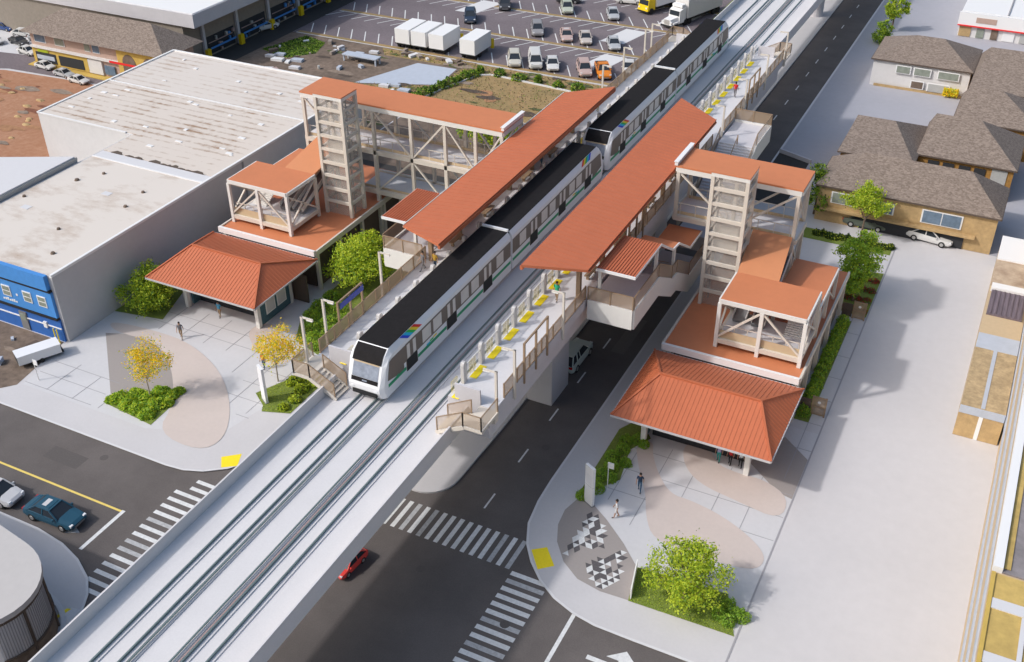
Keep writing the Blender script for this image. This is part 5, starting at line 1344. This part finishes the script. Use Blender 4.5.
for a,lab in ((-86.2,'leftmost of the white box trailers'),(-83.4,'second white box trailer from the left, in the middle of the tight group'),(-80.4,'third white box trailer, at the right of the tight group'),(-75.2,'white box trailer standing apart on the right')): trailer(a,a+2.45,lab)
def truck(lab,x,y,h,cabm,boxm,conv):
    t=thing('box_truck',lab,'truck',(0,0,0))
    b=MB()
    if conv:
        b.loft([[(3.1,-1.0,.5),(3.1,1.0,.5),(3.1,.8,1.55),(3.1,-.8,1.55)],[(4.9,-.95,.5),(4.9,.95,.5),(4.9,.62,1.45),(4.9,-.62,1.45)]])
        b.loft([[(1.6,-1.15,.6),(1.6,1.15,.6),(1.6,1.1,2.9),(1.6,-1.1,2.9)],[(3.2,-1.15,.6),(3.2,1.15,.6),(3.0,1.0,2.5),(3.0,-1.0,2.5)]])
        b.box(3.4,4.7,-1.2,-.95,.75,1.0); b.box(3.4,4.7,.95,1.2,.75,1.0); b.box(1.6,2.5,-.95,.95,2.9,3.3)
    else:
        b.loft([[(2.4,-1.1,.6),(2.4,1.1,.6),(2.4,1.05,2.5),(2.4,-1.05,2.5)],[(4.2,-1.1,.6),(4.2,1.1,.6),(3.8,1.0,2.4),(3.8,-1.0,2.4)]])
    b.build('cab',cabm,t)
    b=MB()
    if conv: b.face([(3.17,-.92,1.72),(3.17,.92,1.72),(3.06,.92,2.42),(3.06,-.92,2.42)])
    else: b.face([(4.03,-.95,1.5),(4.03,.95,1.5),(3.85,.92,2.25),(3.85,-.92,2.25)])
    b.build('windshield',M['cargl'],t)
    if conv:
        b=MB(); b.box(4.88,4.94,-.5,.5,.7,1.4); b.build('grille',M['chrome'],t)
    for s in (-1,1):
        b=MB(); b.box(4.6 if conv else 4.15,4.96 if conv else 4.22,s*.78-.14,s*.78+.14,.95,1.2); b.build('headlight',M['lampw'],t)
    b=MB(); b.box(-8.0 if conv else -3.2,1.3 if conv else 2.25,-1.28,1.28,1.05,3.9 if conv else 3.3); b.build('cargo_box',boxm,t)
    b=MB(); b.box(-7.8 if conv else -3.0,4.6 if conv else 4.0,-.9,.9,.55,.95); b.box((4.9 if conv else 4.15),(5.0 if conv else 4.25),-1.1,1.1,.35,.6); b.build('chassis',M['black'],t)
    for wx in ((4.0,1.6,.5,-6.0,-7.1) if conv else (3.3,-1.8)):
        for s in (-1,1): w_=MB(); w_.tube((wx,s*.85,.5),(wx,s*1.18,.5),.5,.5,14); w_.build('wheel',M['black'],t)
    t.location=(x,y,0); t.rotation_euler=(0,0,R_(h))
truck('long white conventional truck with a grey white box, beside the tracks',-51.1,163.6,-108,M['fl'],M['whitew'],True)
truck('yellow cab truck with a white box at the top edge of the parking lot',-57.0,168.0,-112,M['yel'],M['fl'],False)

# ------------------------------------------------------------------ people
dg=None
def person(x,y,z,heading,label,shirt,trouser,hair='hair',walk=.25,bag=None,skirt=False,sc=1.0,grp=None):
    """one continuous skinned body, then hair as a child"""
    t=thing('person',label,'person',(x,y,z),grp)
    a=walk
    J={'pel':((0,0,.95),.135),'sp':((.01,0,1.15),.13),'ch':((.02,0,1.36),.145),'nk':((.02,0,1.50),.058),'hd':((.035,0,1.60),.095),'tp':((.03,0,1.71),.075)}
    E=[('pel','sp'),('sp','ch'),('ch','nk'),('nk','hd'),('hd','tp')]
    for s,n in ((1,'L'),(-1,'R')):
        k=s*a
        J['hp'+n]=((.0,s*.09,.88),.095); J['kn'+n]=((.16*k+.03,s*.10,.49),.062); J['an'+n]=((.55*k-.02,s*.10,.09+.05*abs(k)*(s<0)),.042); J['to'+n]=((.55*k+.15,s*.115,.04+.03*abs(k)*(s<0)),.036)
        J['sh'+n]=((.01,s*.19,1.41),.060); J['el'+n]=((-.10*k-.02,s*.25,1.14),.043); J['wr'+n]=((-.35*k+.08,s*.25,.92),.030); J['pm'+n]=((-.38*k+.10,s*.245,.84),.034)
        E+=[('pel','hp'+n),('hp'+n,'kn'+n),('kn'+n,'an'+n),('an'+n,'to'+n),('ch','sh'+n),('sh'+n,'el'+n),('el'+n,'wr'+n),('wr'+n,'pm'+n)]
    keys=list(J); idx={k:i for i,k in enumerate(keys)}
    me=bpy.data.meshes.new('body'); me.from_pydata([J[k][0] for k in keys],[(idx[p],idx[q]) for p,q in E],[])
    o=bpy.data.objects.new('body',me); col.objects.link(o)
    sk=o.modifiers.new('skin','SKIN')
    for i,k in enumerate(keys):
        r=J[k][1]; me.skin_vertices[0].data[i].radius=(r,r*(.8 if k in('pel','sp','ch') else 1)) if False else (r,r)
    me.skin_vertices[0].data[idx['pel']].use_root=True
    o.modifiers.new('sub','SUBSURF').levels=1; o.modifiers['sub'].render_levels=1
    bpy.context.view_layer.update()
    ev=o.evaluated_get(bpy.context.evaluated_depsgraph_get())
    m2=bpy.data.meshes.new_from_object(ev); bpy.data.objects.remove(o)
    bm=bmesh.new(); bm.from_mesh(m2)
    mats=[M['skin'],shirt,trouser,M['black']]
    for f in bm.faces:
        c=f.calc_center_median(); f.smooth=True
        if c.z<.10: f.material_index=3
        elif c.z<.95 and abs(c.y)<.20: f.material_index=(2 if not skirt or c.z>.55 else 0)
        elif c.z>1.47: f.material_index=0
        elif abs(c.y)>.215 and c.z<1.20: f.material_index=0
        else: f.material_index=1
    # fingers and face, joined to the same surface mesh
    def cone(p,q,r0,r1,mi):
        p=Vector(p);q=Vector(q);d=(q-p).normalized();u=d.orthogonal().normalized();v=d.cross(u)
        A=[bm.verts.new(p+(u*math.cos(k*1.2566)+v*math.sin(k*1.2566))*r0) for k in range(5)]
        B=[bm.verts.new(q+(u*math.cos(k*1.2566)+v*math.sin(k*1.2566))*r1) for k in range(5)]
        for k in range(5):
            f=bm.faces.new((A[k],A[(k+1)%5],B[(k+1)%5],B[k])); f.material_index=mi; f.smooth=True
        bm.faces.new(B).material_index=mi
    for s,n in ((1,'L'),(-1,'R')):
        px,py,pz=J['pm'+n][0]
        for k,ln in enumerate((.075,.085,.08,.06)):
            cone((px-.024+k*.016,py,pz),(px-.02+k*.016+.015,py-s*.012,pz-.03-ln),.009,.006,0)
        cone((px+.02,py-s*.012,pz+.03),(px+.055,py-s*.02,pz-.03),.010,.007,0)
        cone((.118,s*.034,1.615),(.131,s*.034,1.615),.012,.006,3)
        cone((.02,s*.09,1.60),(.02,s*.108,1.605),.026,.012,0)
    cone((.115,0,1.60),(.150,0,1.578),.016,.010,0); cone((.112,0,1.548),(.124,0,1.548),.022,.014,0)
    bm.to_mesh(m2); bm.free()
    for q in mats: m2.materials.append(q)
    bo=bpy.data.objects.new('body',m2); col.objects.link(bo); bo.parent=t
    h=MB(); rings=[]
    for zz,rr in ((1.56,.085),(1.62,.112),(1.69,.110),(1.75,.082),(1.79,.03)):
        rings.append([(.015-.012+rr*math.cos(k*.6283),rr*.92*math.sin(k*.6283),zz if math.cos(k*.6283)<.3 else max(zz,1.66)) for k in range(10)])
    h.loft(rings); ho=h.build('hair',M[hair]); ho.parent=t; ho.location=(0,0,0)
    if bag:
        b=MB(); b.box(-.12,.14,-.36,-.26,.62,.86); b.beam((.0,-.31,.86),(.0,-.25,1.0),.02,.02); bo=b.build('handbag',bag); bo.parent=t; bo.location=(0,0,0)
    t.rotation_euler=(0,0,R_(heading)); t.scale=(sc,)*3
    return t
def cl(n,c): return mat('cloth_'+n,c,0.9,0.15,8)
C={k:cl(k,v) for k,v in dict(navy=(.02,.04,.08),denim=(.06,.13,.22),grey=(.18,.17,.18),white=(.7,.7,.72),sky=(.10,.35,.55),red=(.6,.03,.03),orange=(.65,.2,.04),tan=(.38,.26,.16),brown=(.16,.09,.05),teal=(.03,.30,.28),lilac=(.38,.33,.55),black=(.02,.02,.022),green=(.03,.40,.20),olive=(.2,.18,.09),mustard=(.45,.27,.04)).items()}
person(-18.55,57.9,.014,-80,'person in a navy top and blue jeans walking across the shaded right plaza',C['navy'],C['denim'],walk=.45)
person(-19.05,54.5,.014,200,'woman in a white dress with a brown handbag on the right plaza',C['white'],C['white'],bag=C['brown'],skirt=True,walk=.35)
person(-14.3,63.75,.012,-90,'person in a lilac top and teal trousers under the right pavilion',C['lilac'],C['teal'],walk=.3)
person(-13.4,63.8,.012,-100,'person in a bright red top under the right pavilion',C['red'],C['black'],walk=.2)
person(-12.6,63.85,.012,-85,'person in a white top standing by the pavilion column',C['white'],C['black'],walk=.2)
person(-63.05,58.7,.012,-60,'person in grey clothes walking alone on the sunlit left plaza',C['grey'],C['tan'],walk=.55)
person(-62.15,63.0,.012,-90,'person in a bright blue jacket in front of the left pavilion',C['sky'],C['tan'],walk=.2)
person(-53.4,58.2,.012,-90,'person with an orange top and blue trousers next to the yellow flowering tree',C['orange'],C['denim'],hair='hair',walk=.2)
person(-40.2,64.0,10.29,-120,'person in dark grey on the left platform below the canopy corner',C['grey'],C['grey'],walk=.5)
person(-39.3,64.4,10.29,-100,'person in a mustard top and dark trousers on the left platform',C['mustard'],C['navy'],walk=.35)
person(-39.95,85.95,10.29,-100,'person in a red top under the left canopy near the front train',C['red'],C['denim'],walk=.3)
person(-40.5,86.9,10.29,-80,'person in a blue top under the left canopy near the front train',C['sky'],C['navy'],walk=.3)
person(-40.25,100.6,10.29,-90,'person in an olive outfit beyond the far end of the left canopy',C['olive'],C['olive'],walk=.2)
person(-28.55,64.5,10.29,-95,'person in a green top near the end of the right canopy',C['green'],C['tan'],walk=.3)
person(-28.3,110.7,10.29,80,'person in a red top on the far end of the right platform',C['red'],C['grey'],walk=.2)

# ------------------------------------------------------------------ vegetation
def tree(name,label,x,y,ht,clumps,mats,wts,n,size,tr=.12,cat='tree',grp=None,seed=1,bark='bark',z0=0,limbs=True,open_=1.0):
    r=random.Random(seed)
    t=thing(name,label,cat,(x,y,z0),grp)
    tot=sum(c[3]*c[3]*c[4] for c in clumps)
    cr=MB(); idx=list(range(len(mats)))
    for cx,cy,cz,rx,rz in clumps:
        k=int(n*rx*rx*rz/tot)
        # each clump is a loose set of leaf sprays, so the outline stays ragged
        sprays=[]
        for _ in range(max(6,int(rx*rx*14))):
            d=Vector((r.gauss(0,1),r.gauss(0,1),r.gauss(0,1))).normalized(); q=r.uniform(.45,1.0)**.6
            sprays.append((cx+d.x*rx*q,cy+d.y*rx*q,cz+d.z*rz*q))
        for i in range(k):
            s=sprays[r.randrange(len(sprays))]; sp=.30*rx*open_+.08
            p=(x+s[0]+r.gauss(0,sp*.55),y+s[1]+r.gauss(0,sp*.55),z0+max(.06,s[2]+r.gauss(0,sp*.42)))
            cr.leaf(p,size,r.choices(idx,wts)[0],r)
    tk=MB(); zt=min(c[2] for c in clumps)*.75
    if limbs:
        tk.tube((x,y,z0),(x+.05,y,z0+zt),tr,tr*.7,8)
        for cx,cy,cz,rx,rz in clumps:
            m=Vector((x+cx*.45,y+cy*.45,z0+zt+(cz-zt)*.55)); tk.tube((x+.05,y,z0+zt*.8),m,tr*.55,tr*.35,6)
            tk.tube(m,(x+cx,y+cy,z0+cz+rz*.4),tr*.35,tr*.12,5)
            for _ in range(5):
                d=Vector((r.gauss(0,1),r.gauss(0,1),abs(r.gauss(0,.8)))).normalized()
                tk.tube(m,(m.x+d.x*rx,m.y+d.y*rx,m.z+d.z*rz),tr*.2,tr*.06,4)
    else:
        for _ in range(14):
            d=Vector((r.gauss(0,.6),r.gauss(0,.6),1)).normalized(); tk.tube((x,y,z0),(x+d.x*1.0,y+d.y*1.0,z0+d.z*1.2),.03,.012,4)
    tk.build('trunk' if limbs else 'stems',M[bark],t)
    cr.build('crown' if limbs else 'foliage',[M[q] for q in mats],t)
    return t
LM=('hed1','hed2','hed3','hed4')
tree('shade_tree','big round yellow green tree in the grassy bed at the right street corner',-12.15,49.3,5.2,[(0,0,2.9,1.7,1.4),(-1.5,.4,2.1,1.3,1.1),(1.5,.3,2.4,1.25,1.2),(.2,-1.0,1.8,1.3,1.1),(.3,1.0,3.1,1.3,1.1),(-.7,.3,3.9,.9,.8),(1.8,-.7,1.5,.9,.8),(-2.0,-.4,1.5,.9,.8),(.9,.6,3.8,.8,.7)],LM,(54,33,10,3),7600,.20,.14,seed=4)
tree('plaza_tree','broad green tree against the grey warehouse wall beside the left pavilion',-69.0,61.6,4.5,[(0,0,2.6,1.7,1.4),(-1.0,-1.2,1.9,1.3,1.2),(1.2,.6,2.6,1.3,1.2),(-.6,1.4,2.8,1.3,1.2),(.6,-1.4,1.6,1.2,1.1),(1.4,-.5,1.6,1.1,1.0)],LM,(44,34,18,4),7000,.24,.14,seed=8)
tree('plaza_tree','bright green tree between the left station wing and the left platform',-53.2,73.2,5.5,[(0,0,3.9,2.0,1.5),(-1.4,.8,3.3,1.6,1.3),(1.4,-.4,3.2,1.6,1.3),(.2,1.6,4.3,1.5,1.2),(0,-1.6,2.6,1.6,1.2),(1.9,1.0,2.5,1.4,1.2),(-1.6,-1.0,2.2,1.3,1.1)],LM,(52,34,11,3),8500,.26,.14,seed=12)
tree('flowering_tree','thin yellow flowering tree rising from a green shrub bed on the left plaza',-59.2,50.4,5.6,[(0,0,3.4,1.2,1.3),(-.9,.3,3.6,1.0,1.2),(.9,.3,3.7,1.0,1.1),(-.2,.9,4.6,1.0,.9),(1.4,.9,3.6,.8,.8)],('yfl','yfl2','hed2','hed3'),(56,22,12,10),3000,.17,.07,seed=21,bark='barkl',open_=1.4)
tree('flowering_tree','yellow flowering tree beside the near left platform stair',-51.2,57.2,5.2,[(0,0,3.2,1.3,1.2),(.9,.7,3.4,1.1,1.1),(-.9,.2,3.3,1.0,1.0),(.2,1.1,4.1,1.0,.9),(1.6,1.2,3.0,1.0,.9)],('yfl','yfl2','hed2','hed1'),(56,20,10,14),3200,.18,.07,seed=23,bark='barkl',open_=1.4)
tree('street_tree','slender light green tree in front of the near tan house',-11.7,104.2,6.6,[(0,0,4.6,1.5,1.3),(-1.5,.2,4.3,1.1,.9),(1.5,-.2,4.3,1.1,.9),(.2,.4,5.7,1.0,.9),(.9,-.8,3.6,.9,.7)],LM,(52,36,10,2),4200,.24,.12,seed=31)
tree('street_tree','mid green tree above the red leaved bed behind the right station wing',-9.9,91.6,6.8,[(0,0,3.6,1.5,1.4),(-.8,.8,4.6,1.3,1.1),(.8,.6,4.8,1.2,1.1),(0,1.0,5.9,1.1,.9),(-.4,-.6,2.5,1.3,1.0)],('hed1','hed2','hedb','hed3'),(14,34,34,18),7200,.25,.12,seed=33)
tree('street_tree','dark green tree half hidden behind the right footbridge end',-17.4,107.6,6.0,[(0,0,3.4,1.4,1.6),(.4,-.8,2.3,1.2,1.2),(-.3,.4,4.8,1.0,1.0)],LM,(6,34,44,16),3400,.25,.12,seed=35)
tree('street_tree','light green tree at the road edge near the top of the picture',-20.9,172.5,6.5,[(0,0,3.2,1.2,1.1),(1.0,.3,3.7,.95,.9),(-.7,.2,4.0,.9,.9),(.3,.3,5.0,.9,.8)],LM,(40,36,18,6),2600,.30,.16,seed=37)
tree('clipped_bush','round topped green bush at the road edge, below the light green tree',-21.4,166.6,3.6,[(0,0,1.0,1.2,1.0),(.2,0,2.5,1.0,.9)],LM,(10,48,34,8),2600,.26,.12,cat='bush',seed=39)
tree('street_tree','green tree behind the left footbridge, seen through its lattice',-56.5,106.5,5.0,[(0,0,3.0,2.2,1.6),(2.4,.6,2.6,1.8,1.4),(-2.3,.5,2.6,1.8,1.4)],LM,(30,40,22,8),3800,.34,.16,seed=41)
tree('street_tree','second green tree behind the left footbridge, closer to the canopy',-49.8,104.0,4.6,[(0,0,2.7,1.8,1.5),(1.6,.5,2.3,1.4,1.2)],LM,(26,40,24,10),2800,.32,.14,seed=43)

# shrubs (each clump of a bed is one plant)
def shrub(name,lab,x,y,rx,h,mats,wts,n,size,seed,grp=None,cat='shrub'):
    r=random.Random(seed)
    t=thing(name,lab,cat,(x,y,0),grp)
    st=MB()
    for _ in range(9):
        d=Vector((r.gauss(0,.6),r.gauss(0,.6),1)).normalized(); st.tube((x,y,0),(x+d.x*rx*.7,y+d.y*rx*.7,d.z*h*.8),.025,.01,4)
    st.build('stems',M['bark'],t)
    cr=MB(); idx=list(range(len(mats)))
    lump=[(r.uniform(0,6.28),r.uniform(.15,1.2),r.uniform(.08,.22)) for _ in range(7)]
    for _ in range(n):
        a=r.uniform(0,6.283); e=math.asin(r.uniform(.02,1)); q=r.uniform(.72,1.0)
        k=1+sum(w*math.exp(-((math.sin((a-la)/2)*2)**2+(e-le)**2)*6) for la,le,w in lump)-.08
        cr.leaf((x+math.cos(a)*math.cos(e)*rx*q*k,y+math.sin(a)*math.cos(e)*rx*q*k,max(.04,math.sin(e)*h*q*k)),size,r.choices(idx,wts)[0],r,up=.6)
    cr.build('foliage',[M[q] for q in mats],t)
    return t
k=50
for (x,y,rx,h) in ((-61.6,49.2,.8,.75),(-60.4,49.0,.85,.8),(-59.2,48.8,.8,.75),(-58.0,48.6,.75,.7),(-60.6,50.2,.85,.8),(-59.4,50.3,.8,.75),(-58.2,49.9,.85,.8),(-58.9,51.4,.8,.75),(-57.9,51.6,.65,.6),(-57.5,50.6,.55,.6),(-57.7,52.3,.5,.5),(-62.1,48.8,.5,.5)):
    shrub('low_shrub','low leafy green shrub in the bed under the yellow plaza tree',x,y,rx,h,('hedb','hed2','hed3','hed1'),(34,28,8,30),520,.27,k,'shrubs under the yellow plaza tree'); k+=1
for (x,y,rx,h) in ((-48.2,58.3,.8,.8),(-48.6,57.0,.7,.7),(-48.3,55.6,.6,.6),(-49.6,58.6,.8,.9),(-48.5,54.3,.5,.5),(-49.9,57.6,.7,.6)):
    shrub('low_shrub','yellow green shrub in the small bed beside the viaduct',x,y,rx,h,('hed1','hed2','hed4'),(50,25,25),420,.24,k,'shrubs in the small bed beside the viaduct'); k+=1
for (x,y,rx,h) in ((-54.4,66.6,.9,.9),(-53.3,65.0,.9,.9),(-52.2,63.8,.8,.8),(-51.2,62.8,.7,.7),(-52.4,66.4,.9,.9),(-51.2,65.2,.9,.9),(-50.3,64.2,.7,.7),(-54.6,68.4,1.,1.),(-52.9,68.6,1.,1.),(-51.1,67.6,1.,.9),(-49.6,66.4,.8,.8),(-54.6,70.2,1.,1.)):
    shrub('hedge_shrub','dense green shrub in the hedge strip between the left pavilion and the platform',x,y,rx,h,('hed2','hedb','hed3','hed1'),(36,28,24,12),560,.20,k,'hedge strip by the left pavilion'); k+=1
for (x,y,rx,h) in ((-22.1,55.4,.55,.7),(-21.4,56.6,.65,.8),(-21.7,58.0,.65,.85),(-21.4,59.3,.7,.9),(-21.8,60.5,.65,.8),(-21.3,61.6,.6,.8),(-21.5,62.7,.6,.75),(-20.7,63.2,.6,.8),(-20.1,62.9,.5,.7),(-20.6,60.2,.5,.7),(-20.9,58.1,.5,.7)):
    shrub('round_shrub','small rounded dense green shrub along the pavement by the right pylon sign',x,y,rx,h,('hedb','hed3','hed2'),(50,24,26),800,.13,k,'rounded shrubs along the right plaza edge'); k+=1
for i in range(15):
    y=72.4+i*1.05
    shrub('hedge_shrub','leafy green shrub in the hedge along the slatted wall of the right station wing',-9.85+.07*math.sin(i*2),y,.62,1.0+.15*math.sin(i),('hedb','hed3','hed2','hed1'),(40,34,16,10),560,.19,k,'hedge along the right station wing'); k+=1
for i in range(13):
    x=-16.0+i*.62
    shrub('dark_shrub','dark leaved shrub in the row in front of the near tan house',x,103.1+.25*math.sin(i*1.7),.48,.65,('hed4','hed4','hed1'),(60,20,20),300,.22,k,'dark shrub row by the tan house'); k+=1
for i in range(16):
    x=-11.2+(i%4)*.85; y=90.0+(i//4)*2.0
    shrub('red_shrub','small red leaved shrub in the bed behind the right gates',x,y,.5,.45,('rfl','hed3','bark'),(50,25,25),220,.2,k,'red leaved shrubs behind the right station wing'); k+=1
for i in range(5):
    shrub('round_shrub','rounded green shrub at the far right end of the corner grass bed',-9.6+.35*i,48.9+.4*math.sin(i*2)+ (i%2)*.6,.55,.85,('hedb','hed3','hed2'),(45,30,25),520,.15,k,'rounded shrubs under the corner tree'); k+=1
for i in range(14):
    a=i/13; x=-73.2+3.4*min(1,a*1.6)+(0 if a<.62 else (a-.62)*40); y=117.5+12.2*min(1,a*1.6)+(0 if a<.62 else -(a-.62)*1.5)
    shrub('wild_shrub','straggly dark green shrub along the kerb of the dry grass lot',x,y,.9+.3*math.sin(i*2.1),.9+.4*math.sin(i*1.3)**2,('hed3','hed2','hed4'),(40,25,35),330,.32,k,'wild shrubs along the dry grass lot'); k+=1
# loose grass tufts in the beds
r=random.Random(77)
def tufts(poly,n,lab,size=.16,mats=('lawnb','hed1','hed2'),w=(50,25,25)):
    b=MB(); xs=[p[0] for p in poly]; ys=[p[1] for p in poly]
    def inside(x,y):
        c=False; j=len(poly)-1
        for i in range(len(poly)):
            if (poly[i][1]>y)!=(poly[j][1]>y) and x<(poly[j][0]-poly[i][0])*(y-poly[i][1])/(poly[j][1]-poly[i][1])+poly[i][0]: c=not c
            j=i
        return c
    while len(b.f)<n:
        x=r.uniform(min(xs),max(xs)); y=r.uniform(min(ys),max(ys))
        if inside(x,y): b.leaf((x,y,.035+r.random()*.05),size,r.choices(range(len(mats)),w)[0],r,up=0)
    return stuff('grass',b,[M[q] for q in mats],lab,'grass')
M['lawnb']=mat('grass_blade',(0.26,0.33,0.05),.8)
tufts([(-15.4,47.5),(-15.9,50.6),(-9.6,51.0),(-8.2,47.7)],2600,'rough green grass under the corner tree',.10)
tufts([(-51.9,55.0),(-50.1,58.8),(-49.3,59.4),(-47.6,58.5),(-47.6,54.0),(-49.9,53.2),(-50.3,53.9)],1500,'short green grass in the small bed beside the viaduct',.10)
tufts([(-55.2,66.0),(-53.6,63.0),(-49.5,61.6),(-46.0,66),(-46.0,80),(-56.0,80)],2500,'grass under the bright green tree by the left platform',.12)
tufts([(-72,118),(-71,122),(-69,128.5),(-47,127),(-47,116.5)],1500,'patchy dry grass in the fenced lot behind the left footbridge',.22,('dry','dirtb','hed3'),(60,28,12))
tufts([(-104,124.0),(-101.5,131.8),(-97,130.5),(-95.6,126),(-98.4,122.6)],2600,'rough green weeds in the vacant lot behind the warehouse',.32,('hed3','hed2','hed4'),(45,12,43))
tufts([(-86,118),(-72.6,117),(-70,128.6),(-67,129.6),(-46.3,128.0),(-46.3,132.2),(-88,132.2),(-86,129.8),(-73.3,130),(-72.6,122.5)],1900,'weedy strip between the trailers and the dry lot',.25,('hed3','dry','dirtb','hed2'),(22,40,28,10))

# ------------------------------------------------------------------ signs and small street furniture
def pylon(x,y,h,rot,lab):
    t=thing('pylon_sign',lab,'sign',(x,y,0))
    b=MB(); b.box(-.45,.45,-.11,.11,.06,h); b.build('panel',M['trw']).parent=t
    t.children[0].location=(0,0,0)
    for nm,q,m in (('base',(-.5,.5,-.16,.16,0,.06),'plate'),('panel_joint',(-.452,.452,-.113,.113,h*.5,h*.5+.02),'joint'),('faint_panel',(-.30,.30,-.115,-.105,h*.55,h*.80),'bldp')):
        bb=MB(); bb.box(*q); o=bb.build(nm,M[m]); o.parent=t; o.location=(0,0,0)
    t.rotation_euler=(0,0,R_(rot))
M['bldp']=mat('faint_sign_panel',(0.72,0.72,0.75),0.4)
pylon(-21.4,55.0,3.6,-28,'tall blank white pylon sign at the tip of the right plaza')
pylon(-50.5,54.5,3.5,-30,'tall blank white pylon sign beside the small grass bed on the left plaza')
def stop(x,y,h,lab):
    t=thing('stop_sign_post',lab,'sign',(x,y,0))
    b=MB(); b.tube((x,y,0),(x,y,h),.04,.035,8); b.build('pole',M['white'],t)
    b=MB(); b.box(x-.05,x+.42,y-.03,y+.03,h-.45,h+.08); b.build('sign_plate',M['fl'],t)
stop(-20.85,57.2,2.4,'thin post with a small white square sign beside the rounded shrubs')
stop(-69.8,48.3,2.1,'thin post with a small white square sign at the left edge of the left plaza')
b=MB(); b.beam((-15.3,47.7,.5),(-15.9,50.4,.5),.08,.95); tag(b.build('low_wall',M['fl']),'short white low screen at the left edge of the corner grass bed','screen wall')
# timber gates on the right path
for y,lab in ((72.7,'brown timber gate with a round window across the path by the right pavilion'),(88.6,'brown timber gate with a round window in front of the red leaved bed')):
    t=thing('timber_gate',lab,'gate',(-8.9,y,0))
    for x in (-9.3,-8.25): b=MB(); b.box(x-.06,x+.06,y-.06,y+.06,0,1.9); b.build('post',M['bronze'],t)
    for z0,z1 in ((1.75,1.87),(.85,.95),(.10,.2)): b=MB(); b.box(-9.24,-8.31,y-.04,y+.04,z0,z1); b.build('gate_rail',M['bronze'],t)
    b=MB(); b.box(-9.24,-8.31,y-.012,y+.012,.2,1.75); b.build('mesh_panel',M['fence'],t)
    b=MB(); b.tube((-8.78,y-.03,1.35),(-8.78,y+.03,1.35),.13,.13,12); b.build('round_lock',M['fl'],t)
    b=MB()
    for k in range(3): b.box(-10.3,-9.4,y-.03,y+.03,.2+k*.5,.3+k*.5)
    b.box(-10.3,-9.4,y-.01,y+.01,.1,1.5); b.build('side_panel',M['wood'],t)
# gravel corner and low screen on the road edge, far right
struct('gravel_patch', sheet([(-24.8,121.5),(-20.9,120.0),(-20.7,108),(-24.8,108)],.010), M['asphd'])
b=MB(); b.beam((-24.8,121.6,.25),(-20.7,120.0,.25),.25,.5); tag(b.build('low_wall',M['girder']),'low grey kerb wall at the gravel corner beside the dark road','low wall')
